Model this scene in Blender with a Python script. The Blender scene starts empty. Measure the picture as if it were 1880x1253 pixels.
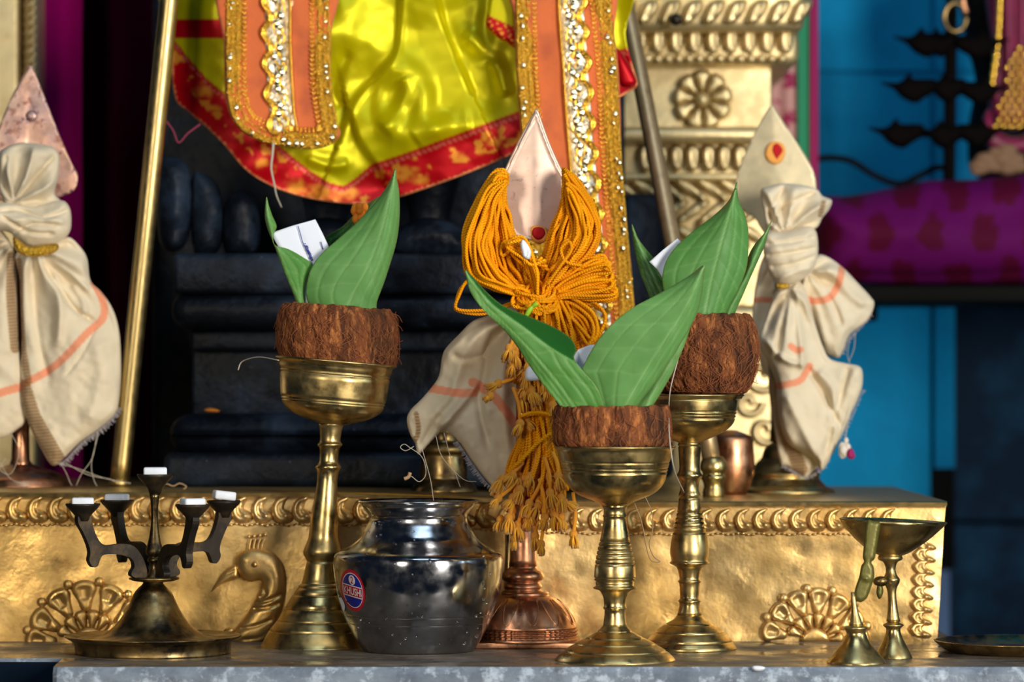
import bpy, bmesh, math, random
import numpy as np
from mathutils import Vector, Matrix
from mathutils.geometry import delaunay_2d_cdt
random.seed(7); RS=np.random.RandomState(7)
S=bpy.context.scene; COL=S.collection
# ------------------------------------------------ camera, world, lights, exposure
FP=6500.0; HZ=700.0; CZ=.255          # focal length in pixels, horizon row, eye height above the stone ledge
cam=bpy.data.cameras.new('camera'); co=bpy.data.objects.new('camera',cam); COL.objects.link(co)
co.location=(0,0,CZ); co.rotation_euler=(math.pi/2,0,0)
cam.sensor_width=36; cam.lens=FP/1880*36; cam.shift_y=(HZ-626.5)/1880; cam.clip_start=.05; cam.clip_end=50
cam.dof.use_dof=True; cam.dof.focus_distance=3.3; cam.dof.aperture_fstop=4.5
S.camera=co
S.view_settings.view_transform='Standard'; S.view_settings.look='None'; S.view_settings.gamma=1
S.view_settings.use_curve_mapping=False; S.view_settings.exposure=0.12
wd=bpy.data.worlds.new('world'); S.world=wd; wd.use_nodes=True
bg=wd.node_tree.nodes['Background']; bg.inputs[0].default_value=(.10,.17,.30,1); bg.inputs[1].default_value=.07
def area(name,loc,tgt,sx,sy,power,col):
    l=bpy.data.lights.new(name,'AREA'); l.shape='RECTANGLE'; l.size=sx; l.size_y=sy; l.energy=power; l.color=col
    o=bpy.data.objects.new(name,l); COL.objects.link(o); o.location=loc
    o.rotation_euler=(Vector(tgt)-Vector(loc)).to_track_quat('-Z','Y').to_euler(); return o
area('doorway_daylight',(2.05,.0,.75),(0,3.5,.2),.75,1.5,140,(1,.92,.80))
area('side_window_daylight',(2.6,2.3,1.0),(0.3,3.4,.2),.5,1.0,12,(.65,.87,1))
area('left_window_daylight',(-1.25,.3,.7),(-.3,3.5,.15),.4,.9,22,(1,.90,.74))
area('roof_opening_skylight',(.3,1.9,2.3),(0.2,3.7,.1),1.2,.8,12,(.60,.80,1))
# ------------------------------------------------ helpers
def W(px,py,Y): return Vector(((px-940)*Y/FP, Y, CZ-(py-HZ)*Y/FP))
def Wn(px,py,Y):
    px=np.asarray(px,float); py=np.asarray(py,float); Y=np.asarray(Y,float)*np.ones_like(px)
    return np.stack([(px-940)*Y/FP, Y, CZ-(py-HZ)*Y/FP],1)
def tag(o,label=None,cat=None,group=None,kind=None):
    if label: o['label']=label
    if cat: o['category']=cat
    if group: o['group']=group
    if kind: o['kind']=kind
    return o
def thing(name,label,cat,loc,group=None):
    o=bpy.data.objects.new(name,None); COL.objects.link(o); o.location=loc; o.empty_display_size=.01
    return tag(o,label,cat,group)
def rootloc(p):
    while p.parent: p=p.parent
    return Vector(p.location)
def mk(name,V,Fc,mat,parent=None,loc=None,col=None,smooth=True,uv=None,recalc=True):
    """one mesh object from world-space vertices; the origin sits at the thing's base"""
    V=np.asarray(V,float)
    if parent is not None: base=rootloc(parent)
    elif loc is not None: base=Vector(loc)
    else:
        mn=V.min(0); mx=V.max(0); base=Vector(((mn[0]+mx[0])/2,(mn[1]+mx[1])/2,mn[2]))
    me=bpy.data.meshes.new(name); me.from_pydata((V-np.array(base)).tolist(),[],[tuple(int(i) for i in f) for f in Fc])
    if col is not None:
        c=np.ones((len(V),4)); c[:,:3]=np.asarray(col)[:,:3]
        a=me.color_attributes.new('col','FLOAT_COLOR','POINT'); a.data.foreach_set('color',c.ravel())
    if uv is not None:
        u=me.uv_layers.new(name='uv'); li=np.zeros(len(me.loops),int); me.loops.foreach_get('vertex_index',li)
        u.data.foreach_set('uv',np.asarray(uv,float)[li].ravel())
    if recalc:
        bm=bmesh.new(); bm.from_mesh(me); bmesh.ops.recalc_face_normals(bm,faces=bm.faces); bm.to_mesh(me); bm.free()
    if smooth: me.polygons.foreach_set('use_smooth',[True]*len(me.polygons))
    me.materials.append(mat)
    o=bpy.data.objects.new(name,me); COL.objects.link(o)
    if parent is not None: o.parent=parent
    else: o.location=base
    return o
class B:
    """collects shapes into one mesh"""
    def __init__(s): s.V=[]; s.F=[]; s.C=[]; s.U=[]; s.n=0
    def add(s,V,F,c=None,uv=None):
        V=np.asarray(V,float); s.V.append(V); s.F+= [tuple(i+s.n for i in f) for f in F]; s.n+=len(V)
        s.C.append(np.tile(c if c is not None else (1,1,1),(len(V),1)) if c is None or np.ndim(c)==1 else np.asarray(c)[:,:3])
        s.U.append(np.zeros((len(V),2)) if uv is None else uv); return s
    def build(s,name,mat,parent=None,loc=None,**k):
        return mk(name,np.concatenate(s.V),s.F,mat,parent,loc,np.concatenate(s.C),uv=np.concatenate(s.U),**k)
def smoothc(pts,closed=False,n=6):
    P=[np.array(p,float) for p in pts]; out=[]; L=len(P)
    rng=range(L if closed else L-1)
    for i in rng:
        p1=P[i]; p2=P[(i+1)%L]
        p0=P[(i-1)%L] if closed or i>0 else 2*p1-p2
        p3=P[(i+2)%L] if closed or i+2<L else 2*p2-p1
        for k in range(n):
            t=k/n; out.append(.5*((2*p1)+(-p0+p2)*t+(2*p0-5*p1+4*p2-p3)*t*t+(-p0+3*p1-3*p2+p3)*t**3))
    if not closed: out.append(P[-1])
    return np.array(out)
def pdist(X,line,signed=False,param=False):
    """distance of points X(N,2) to a polyline"""
    line=np.asarray(line,float); a=line[:-1]; b=line[1:]; best=np.full(len(X),1e9); sg=np.ones(len(X)); pr=np.zeros(len(X))
    M=len(a)
    for i in range(M):
        d=b[i]-a[i]; L=max(d@d,1e-9); t=np.clip(((X-a[i])@d)/L,0,1); q=X-a[i]-t[:,None]*d
        r=np.hypot(q[:,0],q[:,1]); m=r<best; best=np.where(m,r,best)
        if signed: sg=np.where(m,np.sign(d[0]*(X[:,1]-a[i][1])-d[1]*(X[:,0]-a[i][0])),sg)
        if param: pr=np.where(m,(i+t)/M,pr)
    if signed: return best*sg
    if param: return best,pr
    return best
def vn(x,y,sc,seed=0,octs=1):
    """value noise, -1..1"""
    tot=0;amp=1;nrm=0
    for o in range(octs):
        X=np.asarray(x,float)/sc*(2**o)+17.3*seed; Y=np.asarray(y,float)/sc*(2**o)+9.1*seed
        xi=np.floor(X).astype(np.int64); yi=np.floor(Y).astype(np.int64); fx=X-xi; fy=Y-yi; fx=fx*fx*(3-2*fx); fy=fy*fy*(3-2*fy)
        def h(a,b):
            v=(a*374761393+b*668265263+(seed+o*7)*1442695041)&0x7fffffff; v=((v^(v>>13))*1274126177)&0x7fffffff; return ((v^(v>>16))&0xffff)/32767.5-1
        tot=tot+amp*((h(xi,yi)*(1-fx)+h(xi+1,yi)*fx)*(1-fy)+(h(xi,yi+1)*(1-fx)+h(xi+1,yi+1)*fx)*fy); nrm+=amp; amp*=.5
    return tot/nrm
def tri(poly,step):
    poly=np.asarray(poly,float)
    mn=poly.min(0); mx=poly.max(0); pts=[Vector(p) for p in poly]; nb=len(pts)
    gx,gy=np.meshgrid(np.arange(mn[0],mx[0],step),np.arange(mn[1],mx[1],step*.866)); gx=gx+((np.arange(gx.shape[0])%2)*step/2)[:,None]
    G=np.stack([gx.ravel(),gy.ravel()],1)
    ins=np.zeros(len(G),bool); j=nb-1
    for i in range(nb):
        xi,yi=poly[i]; xj,yj=poly[j]
        if yi!=yj:
            c=((yi>G[:,1])!=(yj>G[:,1]))&(G[:,0]<(xj-xi)*(G[:,1]-yi)/(yj-yi)+xi); ins^=c
        j=i
    G=G[ins]; cl=np.vstack([poly,poly[:1]]); G=G[pdist(G,cl)>step*.45]
    r=delaunay_2d_cdt(pts+[Vector(g) for g in G],[],[list(range(nb))],1,1e-5)
    V=np.array([tuple(v) for v in r[0]]); return V,[tuple(f) for f in r[2]],cl
def relief(name,poly,Y,mat,parent=None,step=4,sm=5,bulge=0,bw=20,creases=(),fn=None,mode='pillow',back=1.0,th=.0012,col=None,cfn=None,lin=False,B_=None,loc=None,eps=.0003):
    """a solid body: outline in the plane at distance Y, real relief depth toward the viewer (metres)"""
    P=smoothc(poly,True,sm) if sm>1 else np.array(poly,float)
    V,Fc,cl=tri(P,step); e=pdist(V,cl); t=np.clip(e/bw,0,1)
    d=bulge*(t if lin else np.sqrt(np.maximum(0,1-(1-t)**2)))
    edge=np.clip(e/8,0,1) if mode!='sheet' else 1
    for c in creases:
        kind=c[3] if len(c)>3 else 'r'; L=smoothc(c[0],False,5) if len(c[0])>2 else np.array(c[0],float)
        if kind=='r':
            q,pr=pdist(V,L,param=True); d=d+c[1]*np.exp(-(q/c[2])**2)*edge*np.clip(np.minimum(pr,1-pr)*8+.25,0,1)
        else:
            q=pdist(V,L,signed=True); d=d+c[1]*.5*(1+np.tanh(q/c[2]))*np.exp(-(np.abs(q)/(c[4] if len(c)>4 else 60))**2)*edge
    if fn is not None: d=d+fn(V[:,0],V[:,1],e)
    N=len(V); onb=e<1e-3
    if mode=='sheet': V1=Wn(V[:,0],V[:,1],Y-d); V2=Wn(V[:,0],V[:,1],Y-d+th)
    else: V1=Wn(V[:,0],V[:,1],Y-d-eps); V2=Wn(V[:,0],V[:,1],Y+back*np.maximum(d,0)*1.0+eps)
    F2=[tuple(i+N for i in reversed(f)) for f in Fc]
    cnt={}
    for f in Fc:
        for k in range(len(f)):
            a,b=f[k],f[(k+1)%len(f)]; cnt[(a,b)]=1
    side=[(b,a,a+N,b+N) for (a,b) in cnt if (b,a) not in cnt]
    c=None
    if cfn is not None: c=cfn(V[:,0],V[:,1],e); c=np.vstack([c,c])
    elif col is not None: c=np.tile(col,(2*N,1))
    VV=np.vstack([V1,V2]); FF=list(Fc)+F2+side
    uv=np.vstack([V,V])/100
    if B_ is not None: B_.add(VV,FF,c,uv); return B_
    return mk(name,VV,FF,mat,parent,loc,c,uv=uv)
def lathe_geo(prof,cx,Y,segs=64,lean=0,tilt=0,z0=None,rfn=None,sub=1,cap=True,cy0=None):
    """rings from (row, half width) pairs; lean shifts the axis with height, tilt tips the rings"""
    if sub>1: prof=smoothc(prof,False,sub)
    V=[];Fc=[];n=len(prof); s=Y/FP; pb=prof[-1][0] if cy0 is None else cy0
    for py,hw in prof:
        z=CZ-(py-HZ)*s; x0=(cx-940)*s+lean*(pb-py)*s
        for k in range(segs):
            a=2*math.pi*k/segs; r=max(hw,.01)*s
            if rfn: r=rfn(r,a,py)
            V.append((x0+r*math.cos(a),Y+r*math.sin(a),z-tilt*r*math.cos(a)))
    for i in range(n-1):
        for k in range(segs):
            k2=(k+1)%segs; Fc.append((i*segs+k,i*segs+k2,(i+1)*segs+k2,(i+1)*segs+k))
    if cap: Fc.append(tuple(range(segs))); Fc.append(tuple(reversed(range((n-1)*segs,n*segs))))
    return V,Fc
def lathe(name,prof,cx,Y,mat,parent=None,col=None,**k):
    V,Fc=lathe_geo(prof,cx,Y,**k); return mk(name,V,Fc,mat,parent,col=None if col is None else np.tile(col,(len(V),1)))
def tube_geo(P,r,sides=6,taper=None):
    P=np.asarray(P,float); n=len(P); T=np.gradient(P,axis=0); T/=np.linalg.norm(T,axis=1)[:,None]+1e-12
    up=np.array([0,-1,.3]); V=[];U=[]; L=np.concatenate([[0],np.cumsum(np.linalg.norm(np.diff(P,axis=0),axis=1))])
    prev=None
    for i in range(n):
        u=up if prev is None else prev
        a=u-(u@T[i])*T[i]
        if np.linalg.norm(a)<1e-6: a=np.array([1,0,0])-T[i][0]*T[i]
        a/=np.linalg.norm(a); prev=a; b=np.cross(T[i],a); rr=r*(taper(i/(n-1)) if taper else 1) if np.ndim(r)==0 else r[i]
        for k in range(sides):
            q=2*math.pi*k/sides; V.append(P[i]+rr*(math.cos(q)*a+math.sin(q)*b)); U.append((k/sides,L[i]*400))
    Fc=[(i*sides+k,i*sides+(k+1)%sides,(i+1)*sides+(k+1)%sides,(i+1)*sides+k) for i in range(n-1) for k in range(sides)]
    Fc+=[tuple(reversed(range(sides))),tuple(range((n-1)*sides,n*sides))]
    return np.array(V),Fc,np.array(U)
def pxline(pts,Y=None,n=5):
    """smooth polyline through (px,py,Y) points -> world"""
    Q=smoothc([(p[0],p[1],p[2] if len(p)>2 else Y) for p in pts],False,n); return Wn(Q[:,0],Q[:,1],Q[:,2])
def tube(name,pts,r,mat,parent=None,Y=None,sides=8,n=6,taper=None):
    V,Fc,U=tube_geo(pxline(pts,Y,n),r,sides,taper); return mk(name,V,Fc,mat,parent,uv=U)
def box_geo(x0,x1,y0,y1,z0,z1):
    V=[(x,y,z) for z in (z0,z1) for y in (y0,y1) for x in (x0,x1)]
    return V,[(0,1,3,2),(4,6,7,5),(0,4,5,1),(2,3,7,6),(0,2,6,4),(1,5,7,3)]
def bev(o,w,seg=3):
    bm=bmesh.new(); bm.from_mesh(o.data); bmesh.ops.bevel(bm,geom=list(bm.edges),offset=w,segments=seg,profile=.5,affect='EDGES'); bm.to_mesh(bm and o.data); bm.free()
    o.data.polygons.foreach_set('use_smooth',[True]*len(o.data.polygons)); return o
def pbox(name,x0,x1,py0,py1,Yf,Yb,mat,parent=None,w=.002,seg=3,z0=None,z1=None):
    """rounded block: edges given in pixels at its front face distance"""
    a=W(x0,py0,Yf); b=W(x1,py1,Yf)
    V,Fc=box_geo(a.x,b.x,Yf,Yb,b.z if z0 is None else z0,a.z if z1 is None else z1)
    o=mk(name,V,Fc,mat,parent,smooth=False)
    if w: bev(o,w,seg)
    return o
def ball_geo(c,r,ni=8,nj=6,sx=1,sy=1,sz=1):
    V=[];Fc=[]
    for j in range(nj+1):
        t=math.pi*j/nj
        for i in range(ni):
            p=2*math.pi*i/ni; V.append((c[0]+r*sx*math.sin(t)*math.cos(p),c[1]+r*sy*math.sin(t)*math.sin(p),c[2]+r*sz*math.cos(t)))
    for j in range(nj):
        for i in range(ni): Fc.append((j*ni+i,j*ni+(i+1)%ni,(j+1)*ni+(i+1)%ni,(j+1)*ni+i))
    return V,Fc
def two(name,g,q,m1,m2,parent):
    n=len(g.F); g.add(np.concatenate(q.V),q.F) if q.V else None
    o=g.build(name,m1,parent,recalc=False); o.data.materials.append(m2)
    o.data.polygons.foreach_set('material_index',[0]*n+[1]*(len(o.data.polygons)-n)); return o
# ------------------------------------------------ materials
def sr(r,g,b): return tuple(((c/255)/12.92 if c/255<=.04045 else ((c/255+.055)/1.055)**2.4) for c in (r,g,b))
def mat(name,base=(.8,.8,.8),rough=.5,metal=0,attr=False,spots=(),bump=(),rnoise=None,sheen=0,trans=0,spec=.5,weave=None,coat=0,cord=False,sss=0,ior=None,brush=0,sheenc=None):
    """spots: (scale,lo,hi,colour,stretch); bump: (scale,strength,distance,stretch)"""
    m=bpy.data.materials.new(name); m.use_nodes=True; nt=m.node_tree; N=nt.nodes; L=nt.links; p=N['Principled BSDF']
    p.inputs['Roughness'].default_value=rough; p.inputs['Metallic'].default_value=metal; p.inputs['Specular IOR Level'].default_value=spec
    p.inputs['Sheen Weight'].default_value=sheen; p.inputs['Transmission Weight'].default_value=trans; p.inputs['Coat Weight'].default_value=coat
    if sheenc: p.inputs['Sheen Tint'].default_value=(*sheenc,1); p.inputs['Sheen Roughness'].default_value=.4
    if ior: p.inputs['IOR'].default_value=ior
    if sss: p.inputs['Subsurface Weight'].default_value=sss; p.inputs['Subsurface Radius'].default_value=(.004,.003,.002)
    tc=N.new('ShaderNodeTexCoord')
    def mp(st):
        q=N.new('ShaderNodeMapping'); q.inputs['Scale'].default_value=st; L.new(tc.outputs['Object'],q.inputs[0]); return q.outputs[0]
    if attr:
        a=N.new('ShaderNodeAttribute'); a.attribute_name='col'; cur=a.outputs['Color']
    else:
        r=N.new('ShaderNodeRGB'); r.outputs[0].default_value=(*base,1); cur=r.outputs[0]
    for s in spots:
        nz=N.new('ShaderNodeTexNoise'); nz.inputs['Scale'].default_value=s[0]; nz.inputs['Detail'].default_value=6; nz.inputs['Roughness'].default_value=.65
        L.new(mp(s[4] if len(s)>4 else (1,1,1)),nz.inputs['Vector'])
        cr=N.new('ShaderNodeMapRange'); cr.inputs['From Min'].default_value=s[1]; cr.inputs['From Max'].default_value=s[2]; L.new(nz.outputs['Fac'],cr.inputs['Value'])
        if len(s)>5: cr.inputs['To Max'].default_value=s[5]
        mx=N.new('ShaderNodeMix'); mx.data_type='RGBA'; L.new(cr.outputs[0],mx.inputs['Factor']); L.new(cur,mx.inputs['A']); mx.inputs['B'].default_value=(*s[3],1); cur=mx.outputs['Result']
    L.new(cur,p.inputs['Base Color'])
    if rnoise:
        nz=N.new('ShaderNodeTexNoise'); nz.inputs['Scale'].default_value=rnoise[0]; nz.inputs['Detail'].default_value=5; L.new(mp((1,1,1)),nz.inputs['Vector'])
        cr=N.new('ShaderNodeMapRange'); cr.inputs['From Min'].default_value=.35; cr.inputs['From Max'].default_value=.65; cr.inputs['To Min'].default_value=rnoise[1]; cr.inputs['To Max'].default_value=rnoise[2]
        L.new(nz.outputs['Fac'],cr.inputs['Value']); L.new(cr.outputs[0],p.inputs['Roughness'])
    nrm=None
    for b in bump:
        nz=N.new('ShaderNodeTexNoise'); nz.inputs['Scale'].default_value=b[0]; nz.inputs['Detail'].default_value=4; L.new(mp(b[3] if len(b)>3 else (1,1,1)),nz.inputs['Vector'])
        bu=N.new('ShaderNodeBump'); bu.inputs['Strength'].default_value=b[1]; bu.inputs['Distance'].default_value=b[2]; L.new(nz.outputs['Fac'],bu.inputs['Height'])
        if nrm: L.new(nrm,bu.inputs['Normal'])
        nrm=bu.outputs[0]
    if weave:
        for rot in (0,math.pi/2):
            q=N.new('ShaderNodeMapping'); q.inputs['Rotation'].default_value=(0,rot+.2,0); L.new(tc.outputs['Object'],q.inputs[0])
            wv=N.new('ShaderNodeTexWave'); wv.wave_type='BANDS'; wv.bands_direction='X'; wv.inputs['Scale'].default_value=weave[0]; wv.inputs['Distortion'].default_value=.5; L.new(q.outputs[0],wv.inputs['Vector'])
            bu=N.new('ShaderNodeBump'); bu.inputs['Strength'].default_value=weave[1]; bu.inputs['Distance'].default_value=.0003; L.new(wv.outputs['Fac'],bu.inputs['Height'])
            if nrm: L.new(nrm,bu.inputs['Normal'])
            nrm=bu.outputs[0]
    if cord:
        q=N.new('ShaderNodeMapping'); q.inputs['Rotation'].default_value=(0,0,.0); L.new(tc.outputs['UV'],q.inputs[0])
        wv=N.new('ShaderNodeTexWave'); wv.bands_direction='DIAGONAL'; wv.inputs['Scale'].default_value=.6; L.new(q.outputs[0],wv.inputs['Vector'])
        bu=N.new('ShaderNodeBump'); bu.inputs['Strength'].default_value=.8; bu.inputs['Distance'].default_value=.0006; L.new(wv.outputs['Fac'],bu.inputs['Height']); nrm=bu.outputs[0]
    if nrm: L.new(nrm,p.inputs['Normal'])
    return m
M={}
G1=sr(196,160,84)
M['panel']=mat('beaten_brass_sheet',(.68,.43,.14),.50,.85,spots=((60,.5,.75,(.45,.24,.07)),(6,.45,.8,(.80,.60,.30))),bump=((26,.5,.004),(300,.35,.0004)),rnoise=(40,.30,.52))
M['gilt']=mat('gilded_pillar_sheet',(.70,.56,.30),.48,.85,spots=((30,.55,.8,(.55,.40,.18)),),bump=((60,.4,.002),),rnoise=(30,.40,.58))
M['brass']=mat('aged_brass',(.60,.45,.19),.32,1,spots=((45,.5,.72,(.25,.17,.06)),(140,.68,.74,(.02,.20,.22)),(9,.5,.8,(.68,.50,.20))),bump=((90,.12,.001),),rnoise=(60,.24,.46))
M['rod']=mat('lacquered_brass_rod',(.58,.43,.18),.36,1,spots=((80,.6,.9,(.45,.32,.12)),),bump=((200,.06,.0004),),rnoise=(120,.30,.44))
M['darkbrass']=mat('sooty_brass',(.34,.23,.09),.34,1,spots=((35,.42,.62,(.05,.04,.03)),),bump=((80,.2,.001),),rnoise=(50,.25,.5))
M['soot']=mat('soot_black_bronze',(.035,.028,.022),.45,.7,spots=((30,.5,.7,(.12,.08,.04)),),bump=((90,.3,.001),))
M['olive']=mat('olive_brass_plate',(.15,.135,.028),.42,.4,spots=((60,.5,.75,(.12,.10,.03)),),bump=((120,.4,.001),))
M['copper']=mat('old_copper',(.55,.27,.15),.34,1,spots=((50,.5,.7,(.28,.12,.06)),),bump=((120,.2,.0008),),rnoise=(60,.25,.45))
M['blade']=mat('polished_copper_blade',(.78,.57,.46),.45,.45,spots=((140,.60,.70,(.45,.32,.28)),(25,.5,.75,(.75,.50,.38),(1,1,4))),bump=((100,.08,.0006),),rnoise=(50,.32,.45))
M['spotblade']=mat('spotted_copper_blade',(.72,.42,.30),.45,.6,spots=((22,.45,.62,(.46,.30,.28)),(120,.57,.62,(.16,.08,.12)),(14,.5,.68,(.80,.60,.48)),(60,.56,.66,(.35,.16,.12))),bump=((60,.35,.001),),rnoise=(40,.3,.55))
M['paleblade']=mat('pale_brass_blade',(.50,.43,.27),.5,.3,spots=((60,.5,.75,(.60,.48,.28)),),bump=((20,.15,.002),),rnoise=(50,.28,.42))
M['steel']=mat('stainless_steel',(.42,.43,.46),.17,1,spots=((9,.45,.75,(.32,.32,.34)),),bump=((18,.03,.003),),rnoise=(70,.10,.28))
M['stone']=mat('black_granite',(.004,.006,.011),.45,0,spots=((14,.45,.7,(.022,.036,.062)),(220,.68,.74,(.10,.13,.18))),bump=((60,.6,.004),(250,.4,.001)),spec=.16)
M['ledge']=mat('grey_stone_ledge',(.22,.27,.34),.55,0,spots=((18,.42,.62,(.13,.16,.21)),(70,.52,.64,(.44,.52,.62)),(9,.6,.7,(.10,.09,.08))),bump=((60,.6,.003),),rnoise=(25,.2,.7))
M['ledgetop']=mat('wet_stone_top',(.17,.14,.11),.4,0,spots=((14,.45,.62,(.09,.075,.06),(1,1,1)),(30,.56,.66,(.34,.31,.28),(1,2,1)),(8,.55,.7,(.25,.16,.07))),bump=((30,.4,.003),),rnoise=(16,.08,.65))
M['satin']=mat('satin_cloth',attr=True,rough=.40,metal=.4,spec=.3,sheen=0,bump=((12,.25,.01),),weave=(900,.06))
M['cotton']=mat('cotton_cloth',attr=True,rough=.8,spec=.2,sheen=.15,weave=(700,.25),bump=((40,.25,.003),),sss=.1)
M['felt']=mat('orange_felt',attr=True,rough=.9,spec=.15,sheen=.2,bump=((300,.5,.0008),(20,.4,.005)),spots=((14,.6,.75,(.32,.10,.05)),))
M['zari']=mat('gold_zari_trim',(.80,.48,.05),.32,.85,spots=((500,.5,.62,(.28,.12,.01)),),bump=((420,1,.003),(120,.6,.003)))
M['goldbead']=mat('gold_beads',(.98,.60,.08),.2,1)
M['sequin']=mat('silver_gold_sequin',(.98,.88,.62),.08,1)
M['silver']=mat('silver_braid',(.75,.66,.5),.25,.9,bump=((400,.8,.0008),),spots=((200,.5,.65,(.30,.22,.14)),))
M['leaf']=mat('betel_leaf',attr=True,rough=.5,spec=.35,bump=((80,.25,.0015),(300,.2,.0004)),sss=.15)
M['coir']=mat('coconut_husk',(.22,.07,.025),.88,0,spots=((60,.45,.6,(.09,.028,.012),(1,1,.35)),(200,.5,.62,(.46,.17,.05),(1,1,.3)),(16,.55,.66,(.045,.02,.012),(1,1,.25))),bump=((260,1,.003,(1,1,.35)),(90,.8,.004)),spec=.2)
M['fibre']=mat('coir_fibre',(.30,.10,.04),.8,0,spec=.2)
M['shell']=mat('coconut_flesh',(.75,.68,.58),.6)
M['paper']=mat('white_paper',(.80,.86,.98),.6,0,spec=.3)
M['ink']=mat('blue_ink',(.03,.035,.30),.6)
M['cord']=mat('orange_cord',attr=True,rough=.6,spec=.2,cord=True)
M['thread']=mat('pale_thread',(.55,.48,.38),.7)
M['bthread']=mat('brown_thread',(.38,.24,.12),.7)
M['camphor']=mat('camphor_tablet',(.78,.83,.92),.5,0,bump=((90,.5,.002),),sss=.2)
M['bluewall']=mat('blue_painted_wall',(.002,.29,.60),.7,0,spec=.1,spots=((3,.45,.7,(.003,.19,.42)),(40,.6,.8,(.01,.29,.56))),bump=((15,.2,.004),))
M['blueshade']=mat('shaded_blue_wall',(.001,.011,.03),.7,0,spec=.1,spots=((5,.5,.7,(.006,.045,.10)),))  # shade of the recess at the right, put into a darker blue
M['paleblue']=mat('pale_blue_paint',(.08,.17,.36),.6)
M['maroon']=mat('maroon_curtain',(.20,.0,.085),.85,0,spec=.05,bump=((20,.3,.01),))
M['cushion']=mat('purple_brocade',attr=True,rough=.75,spec=.12,bump=((120,.3,.001),))
M['magenta']=mat('magenta_silk',attr=True,rough=.5,sheen=.1,bump=((60,.3,.002),))
M['black']=mat('black_lacquer',(.003,.003,.003),.7,spec=.08)
M['iron']=mat('blackened_iron',(.003,.002,.002),.8,.0,spec=.04,bump=((60,.4,.002),))
M['redp']=mat('kumkum_paste',(.50,.005,.01),.9,0,bump=((300,.8,.001),))
M['turmeric']=mat('sandal_paste',(.85,.38,.08),.9,0,bump=((300,.8,.001),))
M['attr']=mat('painted',attr=True,rough=.4)
M['marigold']=mat('marigold_petals',(.85,.25,.01),.8,0,bump=((300,.8,.001),))
M['greenc']=mat('green_cloth',(.0,.22,.10),.7,0,bump=((30,.3,.003),))
M['pinkc']=mat('pink_brocade',(.55,.28,.26),.7,0,spots=((45,.5,.58,(.30,.005,.07),(.5,1,1.2)),),bump=((60,.3,.002),))
M['drop']=mat('water',(1,1,1),.03,0,trans=1,ior=1.33)
# ------------------------------------------------ the setting: ledge, walls
def structure(o): o['kind']='structure'; return o
YL=3.15; YN=3.25
xn=W(96,1226,YL).x
# stone ledge: an L-shaped slab, notched at the left
V=[];Pp=[(-1.3,YN),(xn-.004,YN),(xn,YL+.004),(xn+.004,YL),(1.3,YL),(1.3,3.50),(.436,3.50),(.436,4.35),(-1.3,4.35)]
zt=[0,-.006,-.14]
off=[0.006,0,0]
def inset(p,d):
    x,y=p
    return (x, y+d if y<3.4 else y)
for z,d in zip((0,-.006,-.16),(0.005,0,0)):
    for p in Pp: V.append((*inset(p,d),z))
n=len(Pp); Fc=[tuple(range(n)),tuple(reversed(range(2*n,3*n)))]
for i in range(2):
    for k in range(n): Fc.append((i*n+k,i*n+(k+1)%n,(i+1)*n+(k+1)%n,(i+1)*n+k))
o=mk('floor_ledge',V,Fc,M['ledge'],loc=(0,3.6,0),smooth=False); o.data.materials.append(M['ledgetop'])
for p in o.data.polygons:
    if p.normal.z>.9: p.material_index=1
o.name='floor'; structure(o)
# dark paint flaking on the notch at the left
o=mk('trim_1',*box_geo(-1.3,xn-.003,YN-.012,YN-.0005,-.16,-.003),mat('dark_slate_paint',(.003,.009,.02),.8,0,spec=.05),smooth=False); structure(o)
# small white chip of lime on the edge of the ledge
o=relief('lime_chip',[(1380,1225),(1392,1223),(1405,1226),(1400,1232),(1386,1233)],3.1485,M['camphor'],step=3,sm=2,bulge=.002,bw=4,loc=tuple(W(1390,1230,3.149)))
tag(o,'tiny white chip of lime stuck on the front edge of the stone ledge','chip')
# walls
YB=4.75
def wall(name,x0,x1,Y,m,z0=-1.2,z1=2.6,th=.05):
    return structure(mk(name,*box_geo(x0,x1,Y,Y+th,z0,z1),m,smooth=False))
xa=W(1712,0,YB).x
# blue boarded wall in panels with a real groove between them
zg=W(0,134,YB).z; bb=B()
for z0,z1 in ((-1.2,zg-.003),(zg+.003,2.6)):
    for x0,x1 in ((-1.4,xa-.003),(xa+.003,xa+.34)):
        if x0>0 and z1<2: bb.add(*box_geo(x0,xa+.03,YB,YB+.05,W(0,860,YB).z,z1))
        else: bb.add(*box_geo(x0,x1,YB,YB+.05,z0,z1))
bb.add(*box_geo(-1.4,xa+.34,YB+.012,YB+.06,W(0,560,YB).z,2.6))
structure(bb.build('wall_back',M['bluewall'],smooth=False))
wall('wall_alcove',xa-.1,2.2,YB+.55,M['blueshade'])
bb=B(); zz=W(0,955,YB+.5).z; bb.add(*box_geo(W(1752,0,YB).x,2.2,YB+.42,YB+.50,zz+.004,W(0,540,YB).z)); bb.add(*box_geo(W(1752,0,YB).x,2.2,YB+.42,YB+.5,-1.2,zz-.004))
structure(bb.build('wall_right',M['blueshade'],smooth=False))
structure(mk('trim_2',*box_geo(W(1722,0,YB).x,W(1770,0,YB).x,YB+.1,YB+.2,W(0,1052,YB).z,W(0,852,YB).z),M['black'],smooth=False))
structure(mk('trim_3',*box_geo(W(1718,0,YB).x,W(1764,0,YB).x,YB+.12,YB+.22,-1.2,W(0,1054,YB).z),M['paleblue'],smooth=False))
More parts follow.
